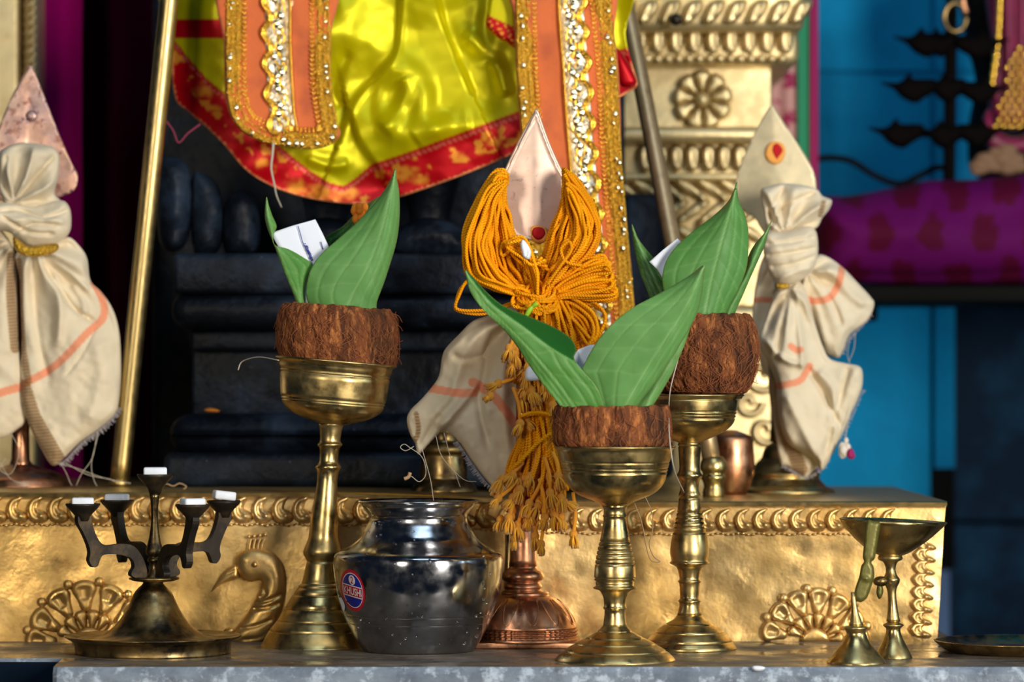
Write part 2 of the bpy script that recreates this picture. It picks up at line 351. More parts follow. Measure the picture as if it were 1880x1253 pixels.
# ------------------------------------------------ brass-clad plinth with relief
YP=3.465
def ztop(px):
    t=np.clip((np.asarray(px,float)-560)/600,0,1); return 905+ (922-905)*t*t*(3-2*t)
xr=1738
t=thing('brass_plinth','long low plinth clad in beaten golden brass sheet, behind the lamps and pot','plinth',(0,3.7,0))
gx=np.arange(-160,xr+1,6.0); nx=len(gx); ny=60; V=[]
for j in range(ny+1):
    for x in gx:
        z_t=CZ-(ztop(x)-HZ)*YP/FP; z=z_t*(1-j/ny); xx=x-15*(j/ny)*max(0,(x-1400)/340)
        d=.0022*vn(x,j*5,150,3)+.0010*vn(x,j*5,45,4)
        e=min(1,min(j,ny-j)/3,(xr-x)/14); 
        # folded beads along the top and the right edge
        bz=math.exp(-((j-.6)/.9)**2)*.004
        V.append(((xx-940)*YP/FP,YP-(d)*max(e,0)-bz+.001,z))
Fc=[(j*nx+i,j*nx+i+1,(j+1)*nx+i+1,(j+1)*nx+i) for j in range(ny) for i in range(nx-1)]
mk('front_panel',V,Fc,M['panel'],t,recalc=False)
# carcass with sloping top
V=[];xs=np.linspace(-160,xr,80)
for x in xs:
    z=CZ-(ztop(x)-HZ)*YP/FP; X=(x-940)*YP/FP
    X2=X-.012*max(0,(x-1400)/340); V+=[(X,YP+.006,z-.004),(X,YP-.003,z-.004),(X,YP-.004,z-.0005),(X,YP-.002,z+.0006),(X,3.96,z+.0006),(X,3.96,0),(X2,YP+.006,0)]
k=7;Fc=[(i*k+a,i*k+(a+1)%k,(i+1)*k+(a+1)%k,(i+1)*k+a) for i in range(79) for a in range(k)]+[tuple(range(k)),tuple(reversed(range(79*k,80*k)))]
mk('top_plate',V,Fc,M['rod'],t,smooth=False)
# seam strip between the two sheets
V,Fc=box_geo(W(931,0,YP).x,W(935,0,YP).x,YP-.0045,YP+.002,.002,.138); mk('seam_strip',V,Fc,M['darkbrass'],t)
def swirl(b,cx,cy,w,h,Y,flip=1,amp=.0045,rot=0):
    """comma-shaped repousse scroll"""
    pts=[(-.45,.25),(-.5,-.05),(-.3,-.38),(.05,-.5),(.32,-.5),(.12,-.3),(.05,-.05),(.3,.05),(.5,.25),(.42,.47),(.1,.55),(-.25,.5)]
    c,s=math.cos(rot),math.sin(rot)
    def T(p): x=p[0]*w*flip; y=p[1]*h; return (cx+x*c-y*s,cy+x*s+y*c)
    P=[T(p) for p in pts]; 
    if flip<0: P=P[::-1]
    relief('',P,Y,None,step=3.2,sm=3,bulge=amp,bw=min(w,h)*.3,creases=[([T((.22,-.42)),T((-.1,-.2)),T((-.12,.1)),T((.08,.3))],-amp*.7,3.5),([T((.15,.22)),T((.18,.30))],amp*.5,4)],back=.2,B_=b)
b=B(); x=-120; pitch=38
while x<1660:
    zt_=float(ztop(x)); fl=1
    swirl(b,x,zt_+(31 if x<930 else 33),40 if x<930 else 34,46 if x<930 else 40,YP-.0015,fl,.0055); x+=37.5 if x<930 else 33.5
b.build('scroll_border',M['panel'],t)
b=B(); y=992
while y<1176: swirl(b,1699-(y-992)*.055,y+4,44,27,YP-.0015,1,.0055,rot=.15); y+=23
b.build('side_scroll_border',M['panel'],t)
# thin rope line under the border
b=B()
for x in np.arange(-140,1680,9.4):
    if not 926<x<940: b.add(*ball_geo(tuple(W(x,float(ztop(x))+59+1.5*math.sin(x*.17),YP-.001)),.0021,6,4,1.2,.6,.6))
b.build('rope_line',M['panel'],t)
def petal(b,cx,cy,ang,r0,r1,w,Y,ring=True,amp=.0055):
    ca,sa=math.cos(ang),math.sin(ang)
    def T(u,v): return (cx+ca*u-sa*v,cy-sa*u-ca*v)
    L=r1-r0
    P=[T(r0,-.15*w),T(r0+.35*L,-.3*w),T(r0+.7*L,-.5*w),T(r0+.93*L,-.35*w),T(r1,0),T(r0+.93*L,.35*w),T(r0+.7*L,.5*w),T(r0+.35*L,.3*w),T(r0,.15*w)]
    cr=[([T(r0+.35*L,0),T(r0+.78*L,0)],-amp*.85,w*.22)] if ring else []
    relief('',P,Y,None,step=3.2,sm=3,bulge=amp,bw=w*.27,creases=cr,back=.2,B_=b)
def fan(name,cx,cy,R,angs,Y,skew=1):
    b=B()
    for a in angs: petal(b,cx,cy,math.radians(a),R*.52,R,R*.40,Y)
    for a in [x+(angs[1]-angs[0])/2 for x in angs[:-1]]:
        V,Fc=ball_geo(tuple(W(cx+R*.98*math.cos(math.radians(a)),cy-R*.98*math.sin(math.radians(a)),Y-.001)),.0048,10,6,1,.6,1); b.add(V,Fc)
    for a in np.arange(10,176,24): petal(b,cx,cy,math.radians(a),R*.27,R*.54,R*.2,Y-.001,False,.005)
    P=[(cx+R*.27*math.cos(q),cy-R*.27*math.sin(q)) for q in np.linspace(0,math.pi,14)]
    relief('',P,Y-.001,None,step=4,sm=1,bulge=.004,bw=10,back=.2,B_=b)
    return b.build(name,M['panel'],t)
fan('shell_relief',163,1183,118,[8,37,66,95,124,153,176],YP-.001)
fan('shell_relief',1497,1180,102,[4,31,58,85,112,139,166],YP-.001)
# peacock
Y0=YP-.001
pk=relief('peacock_relief',[(436,1018),(452,1009),(475,1007),(500,1016),(517,1035),(524,1065),(522,1100),(512,1135),(495,1165),(470,1184),(430,1183),(428,1165),(444,1140),(460,1115),(470,1095),(478,1080),(480,1070),(474,1066),(460,1069),(445,1064),(435,1050),(432,1035)],Y0,M['panel'],t,step=3,bulge=.011,bw=24,
  creases=[([(436,1156),(470,1150),(500,1138)],-.003,2.5),([(440,1176),(480,1170),(505,1150)],-.003,2.5),([(462,1119),(490,1116),(515,1108)],-.0035,3),([(466,1108),(490,1104),(517,1092)],-.003,3),([(481,1075),(487,1090),(476,1100)],-.003,3)],back=.1)
relief('beak',[(434,1036),(415,1048),(402,1064),(388,1087),(400,1078),(415,1070),(437,1062),(438,1050)],Y0,M['panel'],pk,step=3,bulge=.006,bw=8,creases=[([(395,1077),(412,1058),(434,1046)],-.002,2)],back=.1)
mk('eye',*ball_geo(tuple(W(468,1037,YP-.0135)),.003,12,8),M['panel'],pk)
b=B()
for i,(x0,x1) in enumerate(((457,461),(465,469),(473,478),(480,486))):
    V,Fc,U=tube_geo(pxline([(x0,1010,YP-.003),(x0+2,998,YP-.003),(x1,990,YP-.003)]),.0011,6); b.add(V,Fc)
    b.add(*ball_geo(tuple(W(x1-4+i*1.5,986-i*1.2,YP-.003)),.0019,8,6))
b.build('crest',M['panel'],pk)
relief('tail_curl',[(412,1168),(414,1156),(426,1153),(432,1160),(424,1165),(418,1172),(412,1186),(404,1186)],Y0,M['panel'],t,step=3,bulge=.004,bw=6,back=.1)
# ------------------------------------------------ black stone idol on its stepped pedestal
ZP=CZ-(898-HZ)*3.61/FP
zpl=CZ-(905-HZ)*YP/FP+.0007
t=thing('stone_idol','black granite idol on a stepped pedestal, half hidden by a yellow and red cloth','idol',(W(720,0,3.8).x,3.8,zpl))
pbox('base_block',300,1180,832,900,3.63,3.92,M['stone'],t,.008,z0=zpl)
o=pbox('lotus_moulding',308,1160,760,836,3.66,3.9,M['stone'],t,.022,5)
pbox('neck_block',352,1100,638,765,3.73,3.89,M['stone'],t,.004)
pbox('band',348,1105,605,645,3.71,3.9,M['stone'],t,.005)
pbox('upper_moulding',312,1140,536,604,3.66,3.9,M['stone'],t,.018,5)
pbox('seat_block',318,1145,465,540,3.655,3.9,M['stone'],t,.006)
pbox('back_slab',278,1148,-140,900,3.925,3.955,M['stone'],t,.01,z0=zpl)
pbox('side_block',1146,1238,355,900,3.93,3.96,M['stone'],t,.01,z0=zpl)
# standing figure: hips, legs and feet carved from the stone
b=B()
V,Fc=lathe_geo([(-120,150),(-60,165),(0,172),(60,168),(120,150),(170,120),(172,60)],690,3.82,segs=40,sub=3); V=[(v[0],3.82+(v[1]-3.82)*.55,v[2]) for v in V]; b.add(V,Fc)
for cx in (600,790):
    b.add(*lathe_geo([(60,95),(140,85),(220,62),(255,56),(300,62),(350,50),(400,38),(440,42),(468,46)],cx,3.80,segs=32,sub=3))
    relief('',[(cx-60,468),(cx-66,440),(cx-50,415),(cx-10,400),(cx+30,405),(cx+60,425),(cx+66,468)],3.72,None,step=8,bulge=.03,bw=40,creases=[([(cx-20+k*18,466),(cx-18+k*16,435)],-.006,3) for k in range(-1,4)],back=1,B_=b)
b.build('figure',M['stone'],t)
for nm,P,br in (('drapery_fold',[(286,300),(300,288),(330,292),(350,320),(352,400),(340,450),(310,462),(290,430)],.022),('drapery_fold',[(352,330),(372,318),(400,340),(412,400),(400,462),(356,466)],.022),('drapery_fold',[(412,380),(440,350),(470,370),(478,430),(465,466),(414,466)],.03),('drapery_fold',[(880,350),(905,330),(925,360),(930,440),(905,466),(880,440)],.025)):
    relief(nm,P,3.72,M['stone'],t,step=5,bulge=br,bw=38,fn=lambda x,y,e:.004*vn(x,y,40,3)*np.clip(e/10,0,1),back=1.5)
# petals and threads lying on the pedestal
o=relief('marigold_petal',[(375,753),(385,750),(398,752),(403,756),(385,757)],3.70,M['marigold'],step=3,bulge=.002,bw=4); tag(o,'small orange petal lying on the black pedestal','petal')
# ------------------------------------------------ gold-clad pillars
def leafmould(b,x0,x1,yc,h,Y,pitch,slant=0,w=None,amp=.012):
    w=w or pitch*.95; x=x0
    while x<x1:
        P=[(x-w*.4+slant*h*.5,yc-h*.5),(x+w*.4+slant*h*.5,yc-h*.5),(x+w*.5,yc),(x+w*.32-slant*h*.45,yc+h*.38),(x-slant*h*.5,yc+h*.5),(x-w*.32-slant*h*.45,yc+h*.38),(x-w*.5,yc)]
        relief('',P,Y,None,step=5,sm=3,bulge=amp,bw=w*.45,creases=[([(x+slant*h*.4,yc-h*.4),(x-slant*h*.3,yc+h*.3)],-amp*.35,w*.13)],back=.3,B_=b); x+=pitch
YQ=4.0
t=thing('gilded_pillar','gold clad pillar with rosette and beaded mouldings behind the orange sash','pillar',(W(1290,0,4.1).x,4.12,0))
pbox('shaft',1120,1418,112,1000,YQ,4.3,M['gilt'],t,.004,z0=.0)
pbox('capital',1120,1468,50,120,YQ-.03,4.3,M['gilt'],t,.012)
pbox('cornice',1120,1478,-120,58,YQ-.06,4.3,M['gilt'],t,.012)
pbox('fillet',1120,1425,232,262,YQ-.03,YQ+.02,M['gilt'],t,.008)
pbox('fillet',1120,1395,318,332,YQ-.02,YQ+.02,M['gilt'],t,.004)
pbox('lower_panel',1120,1430,560,640,YQ-.03,YQ+.02,M['gilt'],t,.01)
b=B(); leafmould(b,1150,1480,24,46,YQ-.06,40,.45,30,amp=.020); leafmould(b,1160,1462,-32,36,YQ-.06,34,.2)
b.build('leaf_moulding',M['gilt'],t)
b=B(); leafmould(b,1175,1462,78,44,YQ-.03,33.5,0,27,.018); b.build('tongue_moulding',M['gilt'],t)
b=B()
for x in np.arange(1170,1440,19): b.add(*ball_geo(tuple(W(x,108,YQ-.03)),.0055,8,6))
b.build('bead_row',M['gilt'],t)
b=B(); leafmould(b,1185,1400,292,48,YQ-.005,29,0,25,.016); b.build('tongue_moulding',M['gilt'],t)
b=B(); leafmould(b,1150,1400,350,44,YQ-.005,40,-1.1,30,.015); leafmould(b,1150,1400,392,44,YQ-.005,40,1.1,30,.015); leafmould(b,1150,1400,436,40,YQ-.005,40,-1.1,30,.015); b.build('leaf_moulding',M['gilt'],t)
b=B()
for k in range(9):
    a=2*math.pi*k/9+.2; petal(b,1290,183,a,16,56,34,YQ-.002,False,.014)
relief('',[(1290+17*math.cos(q),183+17*math.sin(q)) for q in np.linspace(0,2*math.pi,14)[:-1]],YQ-.002,None,step=4,sm=1,bulge=.018,bw=14,back=.2,B_=b)
b.build('rosette',M['gilt'],t)
b=B()
for (cx,cy,r) in ((1398,690,34),(1375,740,26),(1405,790,30),(1325,700,30),(1340,560,28)):
    Q=[(cx+r*(1-q/8)*math.cos(q),cy+r*(1-q/8)*math.sin(q),YQ-.004) for q in np.linspace(0,6.5,22)]
    V,Fc,U=tube_geo(pxline(Q,n=2),.0045,8); b.add(V,Fc)
b.build('scroll_relief',M['gilt'],t)
mk('rivet',*ball_geo(tuple(W(1241,36,YQ-.082)),.007,12,8),M['soot'],t)
t=thing('gilded_pillar','gold clad pillar with slanted bead edge at the far left','pillar',(W(0,0,4.1).x,4.12,0))
pbox('shaft',-160,34,-140,1100,YQ,4.2,M['gilt'],t,.005,z0=0)
pbox('edge_strip',44,68,-140,1100,YQ+.01,4.15,M['gilt'],t,.005,z0=0)
pbox('groove',30,46,-140,1100,YQ+.04,4.15,M['darkbrass'],t,.001,z0=0)
b=B()
for y in np.arange(-30,210,17):
    P=[(44,y+4),(60,y-6),(68,y-3),(66,y+6),(52,y+13),(45,y+12)]
    relief('',P,YQ+.008,None,step=4,sm=3,bulge=.012,bw=7,back=.3,B_=b)
b.build('slanted_beads',M['gilt'],t)
# ------------------------------------------------ curtains behind
def curtain(name,px0,px1,py0,py1,Y,mat_,label,cat,amp=.02,wl=60,seed=1,x1b=None):
    V=[];nx=60;ny=30
    for j in range(ny+1):
        for i in range(nx+1):
            x=px0+(px1-px0)*i/nx; y=py0+(py1-py0)*j/ny
            d=amp*math.sin(x/wl*2*math.pi+.6*float(vn(x,y,200,seed)))+amp*.4*float(vn(x,y,90,seed+1)); p=W(x,y,Y); V.append((p.x,Y-d,p.z))
    N=len(V); V+=[(a,b_+.004,c) for a,b_,c in V]
    Fc=[(j*(nx+1)+i,j*(nx+1)+i+1,(j+1)*(nx+1)+i+1,(j+1)*(nx+1)+i) for j in range(ny) for i in range(nx)]
    F2=[tuple(q+N for q in reversed(f)) for f in Fc]
    bd=[i for i in range(nx+1)]+[j*(nx+1)+nx for j in range(1,ny+1)]+[ny*(nx+1)+i for i in range(nx-1,-1,-1)]+[j*(nx+1) for j in range(ny-1,0,-1)]
    sd=[(bd[(k+1)%len(bd)],bd[k],bd[k]+N,bd[(k+1)%len(bd)]+N) for k in range(len(bd))]
    o=mk(name,V,Fc+F2+sd,mat_); return tag(o,label,cat) if label else o
curtain('curtain',70,150,-200,960,4.08,M['maroon'],'magenta maroon curtain strip hanging just right of the left gold pillar','curtain',.010,150)
curtain('curtain',118,420,-200,960,4.20,mat('shaded_curtain',(.022,.0,.006),.9,0,spec=.03),'shaded stretch of maroon curtain behind the left brass rod, shadow put into its colour','curtain',.02,170,3)  # the idol's shadow on the curtain, put into a near black cloth colour
curtain('cloth_panel',1400,1466,-150,960,4.34,M['pinkc'],'pink and cream patterned cloth edge beside the gold pillar','cloth',.003,40,5)
curtain('cloth_panel',1465,1488,-150,960,4.335,M['greenc'],'narrow green cloth border hanging right of the gold pillar','cloth',.002,60,6)
M['magstrip']=mat('magenta_border',(.32,.0,.10),.7)
curtain('cloth_panel',1488,1502,-150,960,4.33,M['magstrip'],'thin magenta cloth border against the blue wall','cloth',.002,60,7)
# ------------------------------------------------ purple cushioned seat, black table at the right
def cush(x,y,e):
    c=np.tile(sr(88,4,82),(len(x),1)); cx=((x+ (np.floor(y/78)%2)*45)%95)-47; cy=(y%78)-39
    r=np.hypot(cx/24,cy/32)+.35*vn(x,y,22,4)+.2*vn(x,y,9,5); m=np.clip((1.05-r)*6,0,1)[:,None]; c=c*(1-m)+np.array(sr(74,2,38))*m; return c
YC=4.3
o=relief('bolster_cushion',[(1502,366),(1560,360),(1640,345),(1700,332),(1780,330),(1860,322),(1960,318),(2060,322),(2068,420),(2055,520),(1960,526),(1700,526),(1540,520),(1505,500),(1496,430)],YC,M['cushion'],step=7,bulge=.075,bw=95,creases=[([(1500,500),(1700,508),(1900,500)],-.006,5),([(1530,380),(1600,420),(1700,430)],.006,25),([(1700,350),(1800,400),(1900,380)],-.008,30)],cfn=cush,back=1)
tag(o,'purple brocade bolster cushion with dark red medallions on a black seat','cushion')
t=thing('black_seat','black lacquered seat under the purple cushion, in front of the blue wall','seat',(W(1780,0,YC).x,YC,0))
pbox('seat_board',1560,2100,524,556,YC-.09,YC+.2,M['black'],t,.004)
pbox('leg',2040,2080,556,1200,YC-.05,YC+.02,M['black'],t,.004,z0=0)
pbox('leg',2040,2080,556,1200,YC+.12,YC+.18,M['black'],t,.004,z0=0)
pbox('wall_bracket',1580,1612,556,590,YC+.1,YC+.2,M['black'],t,.004)
# hanging leaf lamps (black silhouettes)
YT=4.35
t=thing('leaf_lamp_stand','blackened iron stand with rows of leaf shaped lamps against the blue wall','lamp stand',tuple(W(1745,330,YT)))
tube('pole',[(1748,-60),(1746,60),(1744,200),(1742,345)],.0075,M['iron'],t,Y=YT)
b=B()
for cx,cy,sx in ((1695,76,1),(1672,160,1),(1648,243,1),(1735,160,.8),(1730,245,.85),(1800,80,-1),(1805,165,-.9),(1800,243,-.9),(1722,76,.7)):
    P=[(cx-56*sx,cy-9),(cx-22*sx,cy-9),(cx-2*sx,cy-26),(cx+6*sx,cy-16),(cx+46*sx,cy-14),(cx+46*sx,cy+6),(cx+26*sx,cy+20),(cx+8*sx,cy+30),(cx-16*sx,cy+20),(cx-32*sx,cy+4)]
    if sx<0: P=P[::-1]
    lf=relief('leaf_lamp',P,YT,M['iron'],t,step=5,bulge=.014,bw=14,back=1)
    tube('arm',[(cx+30*sx,cy,YT),((cx+1745)/2,cy+4,YT+.006),(1745,cy+2,YT)],.0045,M['iron'],t)
t2=thing('hanging_ring','brass ring and chain hanging above the leaf lamps','ring',tuple(W(1752,30,YT-.05)))
Q=[(1754+20*math.cos(a),32+26*math.sin(a),YT-.05) for a in np.linspace(0,6.1,18)]; tube('ring',Q,.0035,M['darkbrass'],t2,n=3)
tube('chain',[(1772,-40),(1768,0),(1774,24)],.004,M['copper'],t2,Y=YT-.05)
o=tube('electric_cable',[(1495,292),(1530,290),(1565,297),(1605,322),(1650,338),(1690,322),(1720,308),(1750,312)],.0042,M['black'],Y=4.4); tag(o,'black cable curving along the blue wall above the cushion','cable')
# dressed figure at the top right corner
t=thing('dressed_idol','dark idol in a magenta dress with gold lattice trim on the purple cushion','idol',tuple(W(1860,330,4.42)))
relief('figure',[(1770,-80),(1950,-80),(1960,330),(1800,330),(1776,250),(1790,150),(1770,60)],4.46,M['black'],t,step=12,bulge=.06,bw=70,back=.5)
def magc(x,y,e):
    c=np.tile(sr(120,0,62),(len(x),1)); c[:]=c*(1+.25*vn(x,y,20,3))[:,None]; return c
relief('dress',[(1815,-60),(1960,-60),(1960,210),(1900,225),(1850,240),(1815,205),(1822,100)],4.40,M['magenta'],t,step=6,bulge=.03,bw=40,creases=[([(1840+k*25,-60),(1838+k*25,200)],-.012,5) for k in range(5)],cfn=magc,back=.3)
relief('dress_hem',[(1800,235),(1815,200),(1830,235),(1860,252),(1900,240),(1950,225),(1950,262),(1900,278),(1850,284),(1810,270)],4.38,M['magenta'],t,step=6,bulge=.02,bw=14,cfn=magc,back=.3)
b=B()
for i in range(13):
    for j in range(7):
        x=1812+j*15+(i%2)*7.5; y=88+i*12
        if 1858-(y-85)*.24<x<1905: b.add(*ball_geo(tuple(W(x,y,4.362)),.0032,8,5,1.1,.5,1))
b.build('lattice_trim',M['goldbead'],t)
b=B()
for i in range(20): b.add(*ball_geo(tuple(W(1836-12*(i/19)**2*1.2,-10+i*8.6,4.36)),.0036+.001*(i%2),8,5,1,.6,1.1))
b.build('gold_edging',M['goldbead'],t)
b=B()
for k in range(26):
    x=1790+random.random()*90; y=318-42*max(0,math.sin((x-1785)/95*3.0))*random.random()**.7-3
    b.add(*ball_geo(tuple(W(x,y,4.33)),.007+.005*random.random(),8,5,1.3,.8,.8))
o=b.build('flower_garland',mat('wilted_petals',(.22,.13,.08),.9,0,spec=.1)); tag(o,'heap of wilted brownish flowers on the purple cushion','flowers')
# ------------------------------------------------ vessels on the ledge
def goblet(label,cx,Y,bowl,stem,base,lean=0,tilt=0,m=None,group=None,spout=0):
    m=m or M['brass']; allp=bowl+stem+base; zb=base[-1][0]; pz=HZ+CZ*FP/Y
    base=base[:-1]+[(pz,base[-1][1])]
    t=thing('brass_goblet',label,'goblet',(W(cx,0,Y).x,Y,0),group)
    kw=dict(lean=lean,cy0=pz)
    y0,h0=bowl[0]
    inner=[(bowl[-1][0]-8,8)]+[(y,max(h-6,8)) for y,h in reversed(bowl[1:-2])]+[(y0+1,h0-3)]
    def rf(r,a,py):
        if spout and py<y0+9: 
            return r*(1+spout*math.exp(-(min(a,2*math.pi-a)/.16)**2))
        return r
    V,Fc=lathe_geo(inner+bowl,cx,Y,segs=96,tilt=tilt,rfn=rf,**kw); mk('bowl',V,Fc,m,t)
    V,Fc=lathe_geo(stem,cx,Y,segs=64,**kw); mk('stem',V,Fc,m,t)
    V,Fc=lathe_geo(base,cx,Y,segs=96,**kw); mk('foot',V,Fc,m,t)
    return t
def ringed(pr,rings,d=1.6):
    """cut fine turned grooves in a profile"""
    out=[]; ys=[p[0] for p in pr]
    f=lambda y: float(np.interp(y,ys,[p[1] for p in pr]))
    for r in rings: out+=[(r-1.6,f(r-1.6)),(r-.5,f(r)-d),(r+.5,f(r)-d),(r+1.6,f(r+1.6))]
    return sorted([p for p in pr if all(abs(p[0]-r)>1.7 for r in rings)]+out,key=lambda p:p[0])
sm=lambda p,n=3:[tuple(q) for q in smoothc(p,False,n)]
# left goblet, leaning slightly
YA=3.405
goblet('tall leaning brass goblet left of the steel pot, holding a leafy coconut cup',579,YA,
 [(662,111),(665,112),(667,109)]+ringed(sm([(669,105),(690,101),(720,98),(742,94),(756,84),(768,62),(776,36),(779,25)]),(684,689,735,740)),
 sm([(779,24),(786,21),(800,19),(811,19),(817,23),(823,19),(836,17),(850,18),(858,24),(866,20),(885,19),(920,22),(955,26),(985,27),(1000,31),(1014,35),(1024,31),(1030,27)],3),
 ringed(sm([(1030,27),(1050,30),(1068,33),(1075,38),(1108,57),(1137,72),(1160,88),(1180,97),(1186,101),(1190,102)],3),(1071,1079,1092,1118,1140,1158)),lean=.072,tilt=.085)
# front right goblet
YG=3.23
goblet('shorter brass goblet at the front, right of the orange tassels',1129,YG,
 [(819,111),(822,112),(824,109)]+ringed(sm([(826,107),(840,103),(858,98),(872,95),(887,90),(900,80),(910,65),(919,42),(926,28),(929,24)]),(850,861,867)),
 ringed(sm([(929,24),(936,21),(945,21),(948,23),(951,21),(962,22),(985,26),(1005,31),(1030,36),(1052,38),(1064,38),(1072,35),(1077,36),(1079,40),(1082,38),(1084,30),(1090,25),(1100,21),(1113,20),(1117,22),(1121,19),(1135,20),(1144,21),(1149,22)],2),(995,1003,1011,1019,1028,1036,1062,1068),1.8),
 ringed(sm([(1149,22),(1156,28),(1162,36),(1170,50),(1180,70),(1190,86),(1200,100),(1208,108),(1213,111)],3),(1160,1172,1183,1196)))
# back right goblet
YD=3.367
goblet('brass goblet with a pointed rim behind, under the tallest leaves',1266,YD,
 [(724,93),(727,94),(729,91)]+ringed(sm([(731,90),(748,88),(764,85),(778,80),(790,68),(800,50),(808,32),(812,23)]),(734,756,762,768),1.8),
 ringed(sm([(812,22),(822,21),(850,19),(862,19),(868,21),(873,24),(878,22),(884,18),(900,17),(908,20),(922,20),(945,24),(970,29),(995,34),(1015,36),(1026,34),(1031,34),(1034,37),(1037,33),(1042,24),(1055,20),(1064,19),(1068,22),(1072,19),(1090,18),(1100,18),(1104,22),(1107,19),(1118,20),(1130,23)],2),(814,820,915,942,950,958,968,978),1.5),
 ringed(sm([(1130,23),(1138,30),(1146,44),(1157,60),(1170,73),(1181,81),(1187,85),(1192,86)],3),(1147,1162,1178)),spout=.075)
# steel pot
YS=3.346; PR=sm([(923,106),(930,103),(938,97),(946,91),(953,90),(962,92),(974,99),(988,108),(1001,124),(1012,144),(1018,152),(1024,155),(1034,156),(1052,155),(1080,151),(1110,144),(1140,133),(1165,121),(1184,109),(1195,101)],4)
t=thing('steel_pot','wet stainless steel water pot with a round sticker, between two brass goblets','pot',(W(768,0,YS).x,YS,0))
PR=[(y,h) for y,h in ringed(PR,(1128,1142),.35)]
inner=[(1180,80),(1100,130),(1040,140),(1010,125),(985,98),(955,82),(940,90),(925,102),(921,107)]
V,Fc=lathe_geo(inner+[(919.5,108.5),(920.5,109.5),(922,108.5)]+PR,768,YS,segs=128); mk('body',V,Fc,M['steel'],t)
mk('rim',*lathe_geo([(919,106),(918.3,108),(919.2,110),(921.5,110.4),(923.5,109),(923,106)],768,YS,segs=128,cap=False),M['steel'],t)
pys=[p[0] for p in PR]; phw=[p[1] for p in PR]; sS=YS/FP
def on_pot(px,py,off=.0004):
    z=CZ-(py-HZ)*sS; r=float(np.interp(py,pys,phw))*sS+off; dx=(px-768)*sS; dx=max(-r*.999,min(r*.999,dx)); return (W(768,0,YS).x+dx,YS-math.sqrt(r*r-dx*dx),z)
# round sticker wrapped on the pot: u across (angle), v down
cxs,cys=651.5,1079; RX,RY=23.5,38
def stk(u,v,off): # u,v in -1..1 disc, follows the surface and leans a little
    x=cxs+RX*u+ v*2.0; y=cys+RY*v+u*5; return on_pot(x,y,off)
def disc(name,r0,r1,off,m,par,cy=0,cx=0,ky=1.0,sx=1,vlim=None):
    V=[];Fc=[];n=48;R=8
    for i in range(R+1):
        r=r0+(r1-r0)*i/R
        for k in range(n):
            a=2*math.pi*k/n; v=cy+r*math.sin(a)*ky; u=cx+r*math.cos(a)*sx
            if vlim: v=max(vlim[0]+.0*u,min(vlim[1],v))
            V.append(stk(u,v,off))
    for i in range(R):
        for k in range(n): Fc.append((i*n+k,i*n+(k+1)%n,(i+1)*n+(k+1)%n,(i+1)*n+k))
    return mk(name,V,Fc,m,par,recalc=False)
mr=mat('sticker_red',(.45,.01,.03),.3); mb=mat('sticker_blue',(.012,.02,.28),.3); mw=mat('sticker_white',(.75,.70,.72),.35)
st=disc('sticker',0,1,.0003,mr,t)
disc('white_ring',.80,.84,.0005,mw,st); 
disc('blue_field',0,.80,.0005,mb,st)
disc('number_badge',0,.26,.0009,mw,st,cy=-.50,ky=.9)
V=[];Fc=[]
for j,v in enumerate((-.24,-.19,.27,.32)):
    for i in range(25):
        w=math.sqrt(max(.64-min(v*v,.6),.05)); V.append(stk(-w+2*w*i/24,v,.0008))
Fm=[(j*25+i,j*25+i+1,(j+1)*25+i+1,(j+1)*25+i) for j in range(3) for i in range(24)]
o=mk('name_band',V,Fm,mw,st,recalc=False); o.data.materials.append(mr)
for p in o.data.polygons:
    if 24<=p.index<48: p.material_index=1
def letters(txt,name,cu,cv,wd_,ht,off,m,par):
    cu_=bpy.data.curves.new(name,'FONT'); cu_.body=txt; cu_.size=1; cu_.align_x='CENTER'; cu_.offset=.015
    ob=bpy.data.objects.new(name,cu_); COL.objects.link(ob); dg=bpy.context.evaluated_depsgraph_get(); me=bpy.data.meshes.new_from_object(ob.evaluated_get(dg))
    P=np.array([v.co[:] for v in me.vertices]); mn=P.min(0); mx=P.max(0); F_=[tuple(p.vertices) for p in me.polygons]
    bpy.data.objects.remove(ob); bpy.data.curves.remove(cu_)
    V=[stk(cu+((p[0]-mn[0])/(mx[0]-mn[0])-.5)*wd_, cv-((p[1]-mn[1])/(mx[1]-mn[1])-.5)*ht, off) for p in P]
    return mk(name,V,F_,m,par,recalc=False,smooth=False)
letters('KHUSHI','lettering',0.0,.04,1.42,.36,.0012,mw,st)
letters('2','number',0,-.50,.20,.34,.0012,mr,st)
# torn white paper scrap at the sticker's side
V=[];Fc=[]
for i in range(9):
    q=i/8; V+= [on_pot(624+q*9,1096+q*26,.0005),on_pot(629+q*5+4*math.sin(q*3),1094+q*25,.0008)]
mk('paper_scrap',V,[(2*i,2*i+1,2*i+3,2*i+2) for i in range(8)],M['paper'],t,recalc=False)
# water drops on the pot
b=B()
for k in range(70):
    py=930+random.random()*250; hw=float(np.interp(py,pys,phw)); px=768+hw*.93*math.sin(random.uniform(-1.3,1.3)); r=.0006+.0011*random.random()**2
    b.add(*ball_geo(on_pot(px,py,.0001),r,8,6,1,.7,1.2))
tag(b.build('water_drops',M['drop'],t),kind='stuff')
